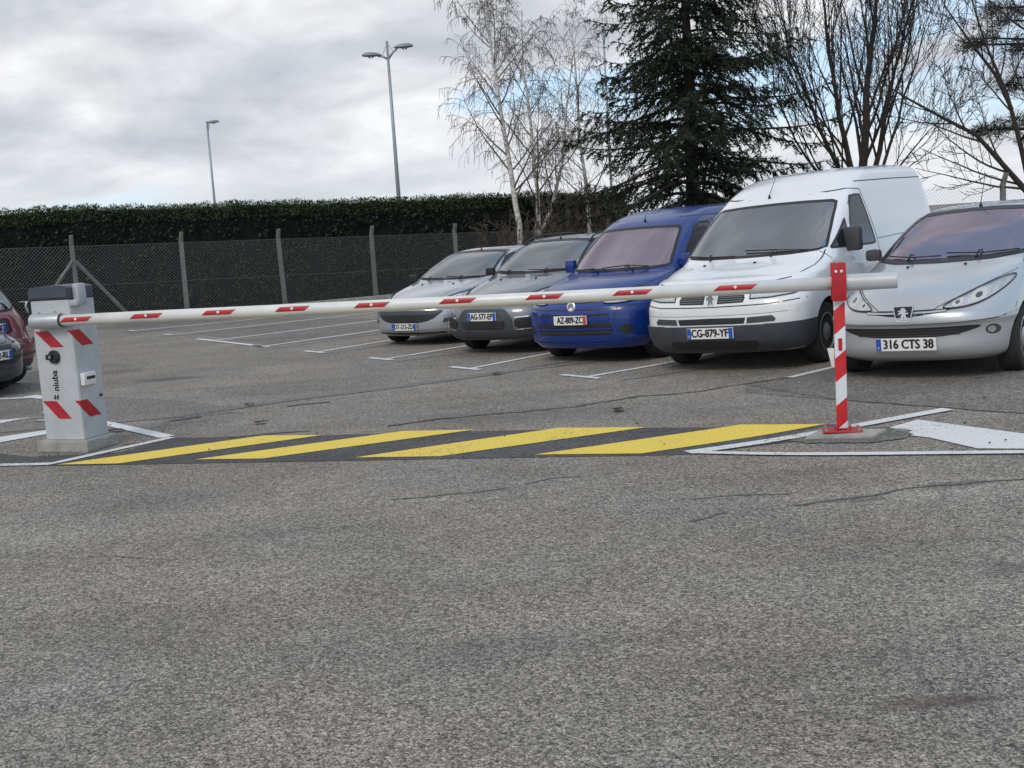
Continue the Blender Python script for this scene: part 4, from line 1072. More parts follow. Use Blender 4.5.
# ---- blue box-shaped leisure van -------------------------------------------
KB = [(.19, 1.92, -1.95, .76, .45, 3, .3, 4), (.26, 2.00, -2.0, .82, .5, 2.8, .3, 5), (.36, 2.04, -2.03, .85, .52, 2.8, .3, 5), (.50, 2.055, -2.05, .86, .54, 2.7, .3, 5), (.62, 2.05, -2.05, .862, .56, 2.7, .3, 5),
      (.68, 2.04, -2.05, .862, .58, 2.6, .3, 5), (.74, 1.99, -2.05, .86, .60, 2.5, .3, 5), (.82, 1.90, -2.05, .855, .62, 2.4, .3, 5), (.90, 1.77, -2.05, .848, .68, 2.3, .3, 5), (.97, 1.57, -2.05, .84, .70, 2.3, .3, 5),
      (1.01, 1.33, -2.05, .83, .62, 2.4, .3, 5), (1.035, 1.14, -2.05, .82, .50, 2.7, .3, 5), (1.20, .88, -2.04, .785, .42, 3, .3, 5), (1.40, .60, -2.03, .735, .38, 3.1, .3, 5), (1.56, .35, -2.01, .69, .36, 3.2, .3, 5),
      (1.63, .22, -1.99, .665, .36, 3.2, .3, 5), (1.69, .06, -1.97, .63, .38, 3.2, .3, 4.5), (1.74, -.15, -1.93, .60, .4, 3, .3, 4), (1.775, -.35, -1.86, .48, .4, 2.8, .3, 3.5), (1.79, -.7, -1.75, .28, .3, 2.6, .25, 3)]
p = place((565, 356), 1.25, .72, .29, None, .96)
b = Car('parked_van', 'dark blue box-shaped leisure van with pinkish windscreen and blue bumper', 'van', KB, MAT['blue_paint'], p, HEAD, ROW, axles=(1.25, -1.44), wr=.30, track=.73, arch=.345)
ws = mirror_poly([(0, 1.068), (.5, 1.072), (.68, 1.085), (.72, 1.105), (.675, 1.28), (.62, 1.46), (.59, 1.525), (.54, 1.545), (.3, 1.555), (0, 1.558)])
screen(b, ws, MAT['glass_purple'], border=.03)
for ax in 'LR':
    screen(b, [(.66, 1.10), (.42, 1.32), (.15, 1.52), (.0, 1.57), (-.25, 1.57), (-.30, 1.10)], MAT['glass_dark'], ax, .022, 'side_window', .08)
    b.line('door_gap', ax, [(.95, 1.07), (.80, .80), (.74, .45), (.72, .30)], .009, MAT['black'], .002)
    b.line('door_gap', ax, [(-.36, 1.62), (-.38, 1.0), (-.38, .35)], .009, MAT['black'], .002)
    b.line('side_moulding', ax, [(.72, .55), (-1.0, .55)], .07, MAT['plastic'], .01)
    b.line('roof_gutter', ax, [(.20, 1.66), (-.5, 1.66), (-1.9, 1.65)], .014, MAT['black'], .001)
lamps(b, smooth_poly([(.40, .725), (.60, .72), (.76, .745), (.81, .80), (.80, .87), (.70, .885), (.56, .85), (.42, .79)], 2), inner=[(.64, .80, .055), (.52, .772, .035)])
b.panel('lower_grille', 'F', mirror_poly([(0, .36), (.50, .36), (.54, .40), (.54, .485), (.52, .50), (0, .50)]), MAT['black'], .003, .004)
b.line('grille_bar', 'F', [(-.54, .435), (0, .432), (.54, .435)], .022, MAT['blue_paint'], .012); b.line('grille_bar', 'F', [(-.52, .395), (0, .392), (.52, .395)], .010, MAT['plastic'], .008)
b.line('upper_slot', 'F', [(-.50, .60), (0, .597), (.50, .60)], .026, MAT['black'], .003)
b.line('bumper_gap', 'F', [(-.855, .70), (-.5, .668), (0, .66), (.5, .668), (.855, .70)], .010, MAT['black'], .002)
b.line('bumper_gap', 'F', [(.60, .69), (.565, .56), (.585, .42), (.66, .30)], .008, MAT['black'], .002); b.line('bumper_gap', 'F', [(-.60, .69), (-.565, .56), (-.585, .42), (-.66, .30)], .008, MAT['black'], .002)
b.panel('bumper_bulge', 'F', mirror_poly([(0, .525), (.50, .527), (.50, .575), (0, .575)]), MAT['blue_paint'], .014, .016)
b.line('lower_lip', 'F', [(-.74, .285), (-.5, .262), (0, .255), (.5, .262), (.74, .285)], .018, MAT['blue_paint'], .012)
for s in (1, -1):
    f = b.panel('fog_recess', 'F', circ(s * .685, .42, .058, 22, 1.15), MAT['black'], .004, .006, .03)
h, n = b.hit('F', 0, .70); bm = bmesh.new(); lathe(bm, [(.062, -.01), (.062, .004), (.048, .010)], 22, 'x'); bd = link('round_badge', bm, MAT['chrome'], b.root, loc=(h.x + .006, 0, .702), rot=(0, radians(-10), 0))
bm = bmesh.new()
for k in (0, 1): prism(bm, [(-.038, -.026 + k * .026), (0, .004 + k * .026), (.038, -.026 + k * .026), (.038, -.012 + k * .026), (0, .018 + k * .026), (-.038, -.012 + k * .026)], .010, .014, 'x')
link('chevron_badge', bm, MAT['ink'], bd)
b.line('bonnet_gap', 'F', [(-.80, 1.06), (-.79, .96), (-.72, .905), (-.50, .86), (-.38, .77), (-.3, .745), (0, .738), (.3, .745), (.38, .77), (.50, .86), (.72, .905), (.79, .96), (.80, 1.06)], .009, MAT['black'], .002)
b.line('bonnet_crease', 'F', [(.33, .77), (.40, .93), (.52, 1.05)], .006, MAT['navy_paint'], .001); b.line('bonnet_crease', 'F', [(-.33, .77), (-.40, .93), (-.52, 1.05)], .006, MAT['navy_paint'], .001)
b.plate('AZ-809-ZC', 0, .545, proud=.022, rightcol='plate_red', leftblue=False, w=.48)
b.wiper([(-.62, 1.065), (-.4, 1.075), (-.1, 1.065)], (-.20, 1.05)); b.wiper([(.50, 1.075), (.2, 1.10), (-.16, 1.08)], (.32, 1.05))
b.mirror(.72, .78, 1.10, MAT['blue_paint'], (.10, .15, .17)); b.aerial(.20, 0, .16, .4)
b.interior(1.05, 1.07, .65, .10, .62, 2)
bm = bmesh.new(); h, n = b.hit('F', 0, 1.55); box(bm, h - n * .05, (.04, .22, .10), bev=.02); link('rear_view_mirror', bm, MAT['plastic'], b.root)
for s in (1, -1):       # pinkish panels added behind the screen, standing for its reflections
    bm = bmesh.new(); h0, n = b.hit('F', s * .38, 1.12); h1, n1 = b.hit('F', s * .38, 1.55); q = (h0 + h1) / 2 - n * .05
    d = (h1 - h0); rot = Matrix.Rotation(-atan2(-d.x, d.z), 3, 'Y')
    box(bm, q, (.006, .46, d.length), rot); link('screen_reflection', bm, simple('screen_reflection', (0.36, 0.30, 0.36), .5, var=.2, scale=3), b.root)
b.finish((.56, -1.7, 1.0, .05), wheelstyle='steel'); b.root.scale = (.96, .96, .965)

# ---- grey estate with black cladding and roof rails ------------------------
KG = [(.20, 1.93, -1.95, .74, .5, 2.6, .4, 3), (.26, 2.0, -2.0, .82, .6, 2.6, .45, 3), (.34, 2.04, -2.03, .85, .64, 2.6, .5, 3), (.46, 2.055, -2.05, .865, .66, 2.6, .5, 3), (.56, 2.05, -2.05, .87, .68, 2.5, .5, 3), (.64, 2.02, -2.04, .87, .7, 2.4, .5, 3),
      (.70, 1.96, -2.03, .868, .74, 2.3, .5, 3), (.77, 1.86, -2.02, .86, .8, 2.2, .5, 3), (.85, 1.66, -2.01, .85, .84, 2.2, .5, 3), (.92, 1.40, -2.0, .835, .8, 2.3, .5, 3), (.98, 1.12, -1.98, .81, .66, 2.4, .5, 3), (1.02, .93, -1.97, .785, .52, 2.6, .45, 3),
      (1.14, .73, -1.94, .755, .46, 2.7, .4, 3.2), (1.28, .46, -1.88, .71, .42, 2.8, .4, 3.2), (1.39, .22, -1.82, .67, .4, 3, .4, 3.2), (1.46, .02, -1.78, .63, .4, 3, .4, 3.2), (1.50, -.18, -1.72, .57, .4, 3, .4, 3), (1.525, -.42, -1.62, .46, .38, 2.8, .38, 2.8), (1.535, -.7, -1.45, .25, .25, 2.5, .25, 2.5)]
HE = HEAD + radians(4)
p = place((478.5, 348.5), 1.20, .73, .30, HE, .95)
e = Car('parked_estate', 'dark grey estate car with black front cladding and roof rails in the bays', 'car', KG, MAT['grey_paint'], p, HE, ROW, axles=(1.20, -1.34), wr=.31, track=.73, arch=.35)
ws = mirror_poly([(0, 1.05), (.42, 1.054), (.64, 1.066), (.70, 1.085), (.645, 1.25), (.60, 1.41), (.57, 1.45), (.3, 1.468), (0, 1.472)])
screen(e, ws, MAT['glass'])
for ax in 'LR':
    screen(e, [(.52, 1.04), (.25, 1.24), (0, 1.38), (-.2, 1.43), (-.62, 1.44), (-.62, 1.05)], MAT['glass_dark'], ax, .022, 'side_window', .08)
    screen(e, [(-.68, 1.05), (-.68, 1.44), (-1.2, 1.42), (-1.5, 1.30), (-1.55, 1.08)], MAT['glass_dark'], ax, .022, 'side_window', .08)
    s = 1 if ax == 'L' else -1
    bm = bmesh.new(); P = []
    for k in range(15):
        x = .02 - 1.7 * k / 14; h, n = e.hit('T', x, s * .565); lift = .055 * min(1, k / 1.2, (14 - k) / 1.2)
        P.append(h + Vector((0, 0, lift)))
    tube(bm, P, .014, 8); link('roof_rail', bm, MAT['black'], e.root, smooth=True)
    e.line('door_gap', ax, [(.64, 1.02), (.74, .80), (.70, .45)], .008, MAT['black'], .002); e.line('door_gap', ax, [(-.65, 1.03), (-.66, .7), (-.66, .4)], .008, MAT['black'], .002)
lamps(e, smooth_poly([(.40, .70), (.60, .69), (.74, .73), (.815, .82), (.80, .89), (.70, .87), (.55, .79)], 2), inner=[(.66, .775, .05), (.53, .735, .035)])
e.panel('bumper', 'F', mirror_poly([(0, .22), (.62, .23), (.80, .28), (.85, .34), (.45, .345), (.44, .50), (.36, .60), (.30, .625), (0, .625)]), MAT['bumper_plastic'], .018, .02)
e.panel('front_grille', 'F', mirror_poly([(0, .36), (.31, .36), (.35, .41), (.345, .46), (0, .46)]), MAT['black'], .021, .004)
for z in (.385, .41, .435): e.line('grille_bar', 'F', [(-.32, z), (0, z), (.32, z)], .008, MAT['plastic'], .027)
for s in (1, -1):
    f = e.panel('fog_surround', 'F', [(s * a, b_) for a, b_ in smooth_poly([(.48, .355), (.78, .37), (.82, .44), (.78, .515), (.47, .505)], 1)][::s], MAT['black'], .021, .004)
    e.line('chrome_strip', 'F', [(s * .49, .352), (s * .75, .365), (s * .815, .44), (s * .775, .52), (s * .48, .508)], .014, MAT['chrome'], .027, parent=f)
    e.panel('bulb_cover', 'F', circ(s * .70, .44, .034, 18), MAT['chrome'], .026, .003, .03, parent=f)
e.panel('skid_plate', 'F', mirror_poly([(0, .255), (.36, .26), (.40, .32), (0, .33)]), MAT['plastic'], .024, .004)
h, n = e.hit('F', 0, .70)
e.line('bonnet_gap', 'F', [(-.76, .99), (-.77, .92), (-.60, .845), (-.42, .76), (-.30, .70), (0, .685), (.30, .70), (.42, .76), (.60, .845), (.77, .92), (.76, .99)], .009, MAT['black'], .002)
e.line('bonnet_crease', 'F', [(.30, .72), (.42, .88), (.55, 1.0)], .006, MAT['navy_paint'], .001); e.line('bonnet_crease', 'F', [(-.30, .72), (-.42, .88), (-.55, 1.0)], .006, MAT['navy_paint'], .001)
e.plate('AG-577-EP', 0, .53, proud=.024, w=.47)
e.wiper([(.60, 1.06), (.3, 1.06), (0, 1.075)], (.30, 1.035)); e.wiper([(-.05, 1.052), (-.35, 1.055), (-.58, 1.07)], (-.35, 1.035))
for s in (1, -1):
    h, n = e.hit('T', 1.12, s * .30); bm = bmesh.new(); box(bm, h + n * .006, (.03, .025, .015), bev=.004); link('washer_jet', bm, MAT['black'], e.root)
e.mirror(.60, .74, 1.05, MAT['black'], (.08, .15, .11)); e.aerial(-.10, 0, .10, .4)
e.interior(.85, 1.02, .62, -.05, .52, 2)
e.finish((.55, -1.7, .80, .048)); e.root.scale = (.95, .95, .96)

# ---- silver hatchback at the far end ---------------------------------------
KS = [(.16, 1.90, -1.85, .70, .5, 2.5, .4, 3), (.21, 1.99, -1.92, .79, .62, 2.5, .45, 3), (.29, 2.03, -1.96, .83, .66, 2.4, .5, 3), (.38, 2.035, -1.97, .845, .68, 2.4, .5, 3), (.48, 2.03, -1.98, .85, .70, 2.4, .5, 3), (.57, 2.02, -1.98, .852, .74, 2.3, .5, 3),
      (.64, 1.97, -1.97, .85, .78, 2.2, .5, 3), (.71, 1.87, -1.96, .845, .84, 2.2, .5, 3), (.79, 1.68, -1.95, .835, .86, 2.2, .5, 3), (.87, 1.40, -1.94, .82, .82, 2.3, .5, 3), (.93, 1.10, -1.92, .80, .68, 2.4, .5, 3), (.97, .92, -1.9, .77, .54, 2.5, .45, 3),
      (1.10, .66, -1.86, .73, .48, 2.6, .45, 3), (1.24, .34, -1.78, .68, .44, 2.7, .4, 3), (1.34, .08, -1.7, .64, .42, 2.8, .4, 3), (1.40, -.12, -1.62, .60, .42, 2.8, .4, 3), (1.435, -.32, -1.54, .53, .4, 2.8, .4, 3), (1.46, -.56, -1.42, .40, .34, 2.6, .34, 2.8), (1.468, -.8, -1.25, .20, .22, 2.4, .22, 2.4)]
HS = HEAD + radians(7)
p = place((400, 341.5), 1.22, .72, .29, HS, .96)
q = Car('parked_hatchback', 'silver hatchback with wide black front grille at the far end by the fence', 'car', KS, MAT['silver_paint2'], p, HS, ROW, axles=(1.22, -1.32), wr=.30, track=.72, arch=.34)
ws = mirror_poly([(0, 1.0), (.40, 1.004), (.62, 1.014), (.685, 1.03), (.62, 1.21), (.565, 1.36), (.53, 1.395), (.3, 1.41), (0, 1.415)])
screen(q, ws, MAT['glass'])
for ax in 'LR':
    screen(q, [(.50, .99), (.2, 1.18), (-.05, 1.31), (-.3, 1.36), (-.95, 1.35), (-1.3, 1.26), (-1.5, 1.03)], MAT['glass_dark'], ax, .022, 'side_window', .08)
    q.line('door_gap', ax, [(.62, .97), (.72, .80), (.68, .4)], .008, MAT['black'], .002)
lamps(q, smooth_poly([(.42, .655), (.60, .65), (.74, .70), (.80, .79), (.78, .85), (.68, .82), (.54, .74)], 2), inner=[(.64, .735, .05)])
q.panel('upper_grille', 'F', mirror_poly(smooth_poly([(0, .37), (.25, .375), (.44, .41), (.56, .50), (.60, .555), (.50, .565), (0, .57)], 1, False)), MAT['black'], .004, .004)
q.panel('grille_frame', 'F', mirror_poly([(0, .505), (.5, .50), (.585, .53), (.60, .56), (0, .565)]), MAT['bumper_plastic'], .012, .012)
q.line('chrome_strip', 'F', [(-.60, .575), (0, .582), (.60, .575)], .008, MAT['chrome'], .01)
q.line('bumper_ridge', 'F', [(-.78, .31), (-.5, .29), (0, .285), (.5, .29), (.78, .31)], .03, MAT['silver_paint2'], .014); q.line('lower_slot', 'F', [(-.62, .215), (0, .205), (.62, .215)], .03, MAT['black'], .003)
for s in (1, -1):
    f = q.panel('fog_recess', 'F', [(s * a, b_) for a, b_ in [(.60, .37), (.74, .385), (.745, .445), (.62, .435)]][::s], MAT['plastic'], .004, .004); q.panel('bulb_cover', 'F', circ(s * .68, .41, .026, 14), MAT['chrome'], .008, .003, .03, parent=f)
h, n = q.hit('F', 0, .61); bm = bmesh.new(); lathe(bm, [(.05, -.01), (.05, .004), (.03, .008)], 18, 'x'); link('round_badge', bm, MAT['chrome'], q.root, loc=(h.x + .006, 0, .61))
q.line('bonnet_gap', 'F', [(-.74, .94), (-.75, .87), (-.60, .80), (-.44, .70), (-.30, .655), (0, .645), (.30, .655), (.44, .70), (.60, .80), (.75, .87), (.74, .94)], .009, MAT['black'], .002)
for sgn in (1, -1): q.line('bonnet_crease', 'F', [(sgn * .34, .67), (sgn * .48, .82), (sgn * .58, .94)], .007, MAT['plastic'], .001)
q.plate('DT-213-ZD', 0, .32, proud=.022, w=.46, leftblue=True)
q.wiper([(.58, 1.005), (.3, 1.005), (0, 1.02)], (.28, .98)); q.wiper([(-.05, 1.0), (-.35, 1.0), (-.56, 1.015)], (-.33, .98))
for s in (1, -1):
    h, n = q.hit('T', 1.08, s * .30); bm = bmesh.new(); box(bm, h + n * .006, (.03, .025, .015), bev=.004); link('washer_jet', bm, MAT['black'], q.root)
q.mirror(.58, .72, 1.0, MAT['black'], (.08, .15, .10)); q.aerial(-.28, 0, .08, .4)
q.interior(.80, .96, .62, -.10, .50, 2)
q.finish((.52, -1.6, .76, .046)); q.root.scale = (.96, .96, .92)

# ---- the two cars cut by the left edge of the photo ------------------------
LEFT = 'cars parked beside the barrier'
def leftcar(name, label, paint, pt, head, rear, ptext):
    c = Car(name, label, 'car', K, paint, pt, head, LEFT, axles=(1.14, -1.30), wr=.29, track=.71, arch=.335)
    ws = mirror_poly([(0, .968), (.40, .972), (.60, .985), (.665, 1.0), (.60, 1.18), (.535, 1.335), (.50, 1.362), (.25, 1.378), (0, 1.382)])
    screen(c, ws, MAT['glass'])
    for ax in 'LR':
        screen(c, [(.38, .975), (.02, 1.16), (-.30, 1.30), (-.50, 1.335), (-.95, 1.32), (-1.2, 1.24), (-1.35, 1.02), (-.6, .985)], MAT['glass_dark'], ax, .022, 'side_window', .08)
    if rear:
        screen(c, mirror_poly([(0, .99), (.50, 1.0), (.56, 1.04), (.50, 1.28), (.42, 1.33), (0, 1.34)]), MAT['glass'], 'B', .03, 'rear_window')
        r = c.panel('plate_recess', 'B', mirror_poly([(0, .70), (.26, .70), (.31, .73), (.31, .86), (.27, .89), (0, .895)]), MAT['black'], .002, .004)
        c.line('recess_surround', 'B', mirror_poly([(0, .68), (.28, .68), (.34, .72), (.34, .88), (.29, .915), (0, .92)]), .035, paint, .016, closed=True, parent=r)
        c.plate(ptext, 0, .785, ax='B', proud=.006, w=.44)
        for s in (1, -1): c.panel('tail_light', 'B', [(s * .60, .76), (s * .72, .76), (s * .745, .85), (s * .73, .98), (s * .64, .98), (s * .60, .88)][::-s], MAT['red_lens'], .006, .008, .04)
        c.panel('rear_bumper', 'B', mirror_poly([(0, .36), (.66, .36), (.78, .42), (.80, .56), (.74, .60), (0, .60)]), paint, .05, .06)
        c.line('bumper_strip', 'B', [(-.70, .43), (-.3, .42), (.3, .42), (.70, .43)], .03, MAT['bumper_plastic'], .058)
        c.panel('bumper_skirt', 'B', mirror_poly([(0, .25), (.6, .26), (.72, .33), (.70, .37), (0, .365)]), MAT['plastic'], .03, .04)
        c.line('hatch_gap', 'B', [(-.62, 1.0), (-.56, .66), (-.3, .635), (.3, .635), (.56, .66), (.62, 1.0)], .009, MAT['black'], .002)
        bm = bmesh.new(); tube(bm, [(-1.85, -.45, .24), (-1.96, -.45, .235)], .028, 14); link('exhaust_pipe', bm, MAT['galv'], c.root, smooth=True)
        P = []
        for (u, z_) in ((-.02, 1.0), (.2, 1.03), (.40, 1.02)):
            h, n = c.hit('B', u, z_); P.append(h + n * .02)
        bm = bmesh.new(); tube(bm, P, .009, 6); link('rear_wiper', bm, MAT['black'], c.root)
    else:
        lamps(c, smooth_poly([(.40, .628), (.55, .632), (.68, .68), (.755, .75), (.775, .81), (.74, .83), (.62, .78), (.48, .71)], 2), inner=[(.60, .705, .05)])
        c.panel('lower_grille', 'F', mirror_poly([(0, .385), (.4, .39), (.56, .445), (.55, .476), (0, .472)]), MAT['black'], .003, .004)
        c.panel('upper_grille', 'F', mirror_poly([(0, .573), (.3, .577), (.38, .618), (0, .62)]), MAT['black'], .002, .004)
        c.plate(ptext, 0, .50, proud=.014)
        c.line('bonnet_gap', 'F', [(-.70, .93), (-.715, .86), (-.5, .735), (-.3, .64), (0, .63), (.3, .64), (.5, .735), (.715, .86), (.70, .93)], .008, MAT['black'], .002)
        c.wiper([(.60, .995), (.35, .990), (.02, 1.008)], (.30, .972))
    c.mirror(.50, .70, 1.0, paint, (0.09, .16, .11)); c.interior(.62, .97, .6, -.25, .48, 2)
    c.finish((.52, -1.5, .62, .045))
    return c
def leftpos(px, py, local, head):
    """puts the car so that this local point stands under the photo position"""
    t = G(px, py); a = Matrix.Rotation(head, 3, 'Z') @ Vector((local[0], local[1], 0)); return t - a
h1 = radians(180 - 22); leftcar('parked_hatchback', 'maroon hatchback showing its tail at the left edge behind the barrier cabinet', MAT['maroon_paint'], leftpos(31, 386, (-1.93, -.45), h1), h1, True, 'BX-410-GK')
h2 = radians(-22); leftcar('parked_hatchback', 'dark navy hatchback showing only its nose at the left edge', MAT['navy_paint'], leftpos(14, 395, (1.9, .25), h2), h2, False, 'DA-652-RL')
# ------------------------------------------------------------------ fence, hedge, lamps, trees
f0 = D(187, 309, 29.2); f0.z = 0; fd = Vector((2.26, 1.23, 0)); fs = fd.length; fd.normalize(); fp = Vector((fd.y, -fd.x, 0))   # fp points at the yard
fang = atan2(fd.y, fd.x)
FH = 1.90
fence = thing('chain_link_fence', 'long wire mesh fence on cranked concrete posts in front of the hedge', 'fence', f0, fang)
K0, K1 = -4, 6
def post_mesh():
    bm = bmesh.new()
    prof = [((0, 0, 0), .055), ((0, 0, FH + .02), .048), ((0, -.12, FH + .27), .042)]
    rings = []
    for (c, r) in prof:
        rings.append([bm.verts.new(Vector(c) + Vector(q) * r) for q in ((-1, -1, 0), (1, -1, 0), (1, 1, 0), (-1, 1, 0))])
    for a, b_ in zip(rings, rings[1:]):
        for k in range(4): bm.faces.new((a[k], a[(k + 1) % 4], b_[(k + 1) % 4], b_[k]))
    bm.faces.new(rings[0][::-1]); bm.faces.new(rings[-1])
    bmesh.ops.bevel(bm, geom=bm.edges[:], offset=.008, segments=1, affect='EDGES')
    return bm
first = None
for k in range(K0, K1 + 1):
    if first is None:
        first = link('post', post_mesh(), MAT['post_conc'], fence, loc=(k * fs, 0, 0)); o = first
    else:
        o = first.copy(); COL.objects.link(o); o.parent = fence; o.location = (k * fs, 0, 0)
    o.location.z = -.067 * (k + 1)
    o.rotation_euler = (random.uniform(-.02, .02), random.uniform(-.03, .02), 0)
for s in (-1, 1):
    bm = bmesh.new(); tube(bm, [(-fs + s * .03, -.02, 1.55), (-fs + s * 1.25, -.02, 0)], .045, 4); link('brace', bm, MAT['post_conc'], fence)
bm = bmesh.new()
for z in (.04, FH * .5, FH): tube(bm, [(K0 * fs, -.06, z - .067 * (K0 + 1)), (K1 * fs, -.06, z - .067 * (K1 + 1))], .004, 4)
link('tension_wire', bm, MAT['wire'], fence)
bm = bmesh.new(); pitch = .085; x = K0 * fs - FH
def rod(a, b_, r):
    a = Vector(a); b_ = Vector(b_); t = (b_ - a).normalized(); n1 = t.cross(Vector((0, 1, 0))).normalized() * r; n2 = Vector((0, r, 0))
    A = [bm.verts.new(a + n1), bm.verts.new(a - n1 * .5 + n2), bm.verts.new(a - n1 * .5 - n2)]; B = [bm.verts.new(b_ + n1), bm.verts.new(b_ - n1 * .5 + n2), bm.verts.new(b_ - n1 * .5 - n2)]
    for k in range(3): bm.faces.new((A[k], A[(k + 1) % 3], B[(k + 1) % 3], B[k]))
xa, xb = K0 * fs, K1 * fs
while x < xb:
    for s in (1, -1):
        p0 = [x, .04]; p1 = [x + FH - .04, FH] if s > 0 else None
        if s > 0: a, b_ = (x, .04), (x + FH - .04, FH)
        else: a, b_ = (x, FH), (x + FH - .04, .04)
        # clip to the run of the fence
        if b_[0] <= xa or a[0] >= xb: continue
        t0 = max(0, (xa - a[0]) / (b_[0] - a[0])); t1 = min(1, (xb - a[0]) / (b_[0] - a[0]))
        A = (a[0] + (b_[0] - a[0]) * t0, -.058 + s * .002, a[1] + (b_[1] - a[1]) * t0); B = (a[0] + (b_[0] - a[0]) * t1, -.058 + s * .002, a[1] + (b_[1] - a[1]) * t1)
        rod(A, B, .0032)
    x += pitch
for v_ in bm.verts: v_.co.z -= .067 * (v_.co.x / fs + 1)
link('wire_mesh', bm, MAT['wire'], fence)

# the near fence corner at the right edge
r0 = D(1003, 210, 25); r0.z = 0; rdir = Vector((.97, .24, 0)).normalized(); rh = D(1003, 173, 25).z
fence2 = thing('chain_link_fence', 'short stretch of wire mesh fence behind the silver hatchback at the right edge', 'fence', r0, atan2(rdir.y, rdir.x))
bm = post_mesh()
for v_ in bm.verts: v_.co.z *= rh / (FH + .27)
p1_ = link('post', bm, MAT['post_conc'], fence2)
for xx in (-3.0, 3.0):
    o = p1_.copy(); COL.objects.link(o); o.parent = fence2; o.location = (xx, 0, 0)
bm = bmesh.new(); xa, xb = -3.0, 3.0; x = xa - 2; Hh = rh - .25
while x < xb:
    for s in (1, -1):
        a, b_ = ((x, .04), (x + Hh, Hh)) if s > 0 else ((x, Hh), (x + Hh, .04))
        if b_[0] <= xa or a[0] >= xb: continue
        t0 = max(0, (xa - a[0]) / (b_[0] - a[0])); t1 = min(1, (xb - a[0]) / (b_[0] - a[0]))
        rod((a[0] + (b_[0] - a[0]) * t0, -.058 + s * .002, a[1] + (b_[1] - a[1]) * t0), (a[0] + (b_[0] - a[0]) * t1, -.058 + s * .002, a[1] + (b_[1] - a[1]) * t1), .0018)
    x += pitch
link('wire_mesh', bm, MAT['wire'], fence2)

def leafmat(name, a, b_, rough=.6, scale=3.0):
    m, nt, b = newmat(name)
    tc = N(nt, 'ShaderNodeTexCoord'); n1 = N(nt, 'ShaderNodeTexNoise', i_Scale=scale, i_Detail=5.0); nt.links.new(tc.outputs['Object'], n1.inputs[0])
    gi = N(nt, 'ShaderNodeNewGeometry'); ad_ = N(nt, 'ShaderNodeMath', operation='MULTIPLY_ADD', i_1=.55, i_2=-.27); nt.links.new(gi.outputs['Random Per Island'], ad_.inputs[0])
    a2 = N(nt, 'ShaderNodeMath', operation='ADD'); nt.links.new(ad_.outputs[0], a2.inputs[0]); nt.links.new(n1.outputs[0], a2.inputs[1])
    c = ramp(nt, a2.outputs[0], [(.25, a), (.75, b_)])
    nt.links.new(c, b.inputs['Base Color']); b.inputs['Roughness'].default_value = rough; b.inputs['Specular IOR Level'].default_value = .25
    return m
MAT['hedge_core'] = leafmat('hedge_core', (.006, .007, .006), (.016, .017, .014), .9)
MAT['hedge_leaf'] = leafmat('hedge_leaf', (.017, .025, .014), (.052, .068, .036))  # front foliage coloured darker to carry the shade on that face
MAT['hedge_top'] = leafmat('hedge_new_growth', (.026, .052, .018), (.085, .13, .045))  # greener new growth, coloured lighter also for light falling on the top
MAT['needle'] = leafmat('spruce_needles', (.010, .015, .009), (.030, .042, .022), .6, 1.2)
MAT['pine'] = leafmat('pine_needles', (.010, .018, .012), (.030, .045, .026), .6, 2)
MAT['bark_birch'] = None
def birchbark():
    m, nt, b = newmat('birch_bark')
    tc = N(nt, 'ShaderNodeTexCoord'); mp = N(nt, 'ShaderNodeMapping'); mp.inputs['Scale'].default_value = (3, 3, 12); nt.links.new(tc.outputs['Object'], mp.inputs[0])
    n1 = N(nt, 'ShaderNodeTexNoise', i_Scale=1.6, i_Detail=6.0, i_Roughness=.7); nt.links.new(mp.outputs[0], n1.inputs[0])
    c = ramp(nt, n1.outputs[0], [(.30, (.05, .045, .04)), (.40, (.42, .40, .37)), (.6, (.70, .68, .64))])
    nt.links.new(c, b.inputs['Base Color']); b.inputs['Roughness'].default_value = .8; return m
MAT['bark_birch'] = birchbark()
MAT['bark_dark'] = simple('dark_bark', (.030, .026, .023), .9, var=.35, scale=12, bump=.6, bscale=40)
MAT['bark_mid'] = simple('grey_brown_bark', (.055, .045, .038), .9, var=.35, scale=12, bump=.6, bscale=40)
MAT['twig_birch'] = simple('birch_twig', (.125, .10, .088), .85, var=.2)
MAT['twig_dark'] = simple('bare_twig', (.045, .034, .029), .85, var=.25)
MAT['twig_brown'] = simple('brown_twig', (.085, .058, .042), .85, var=.3)

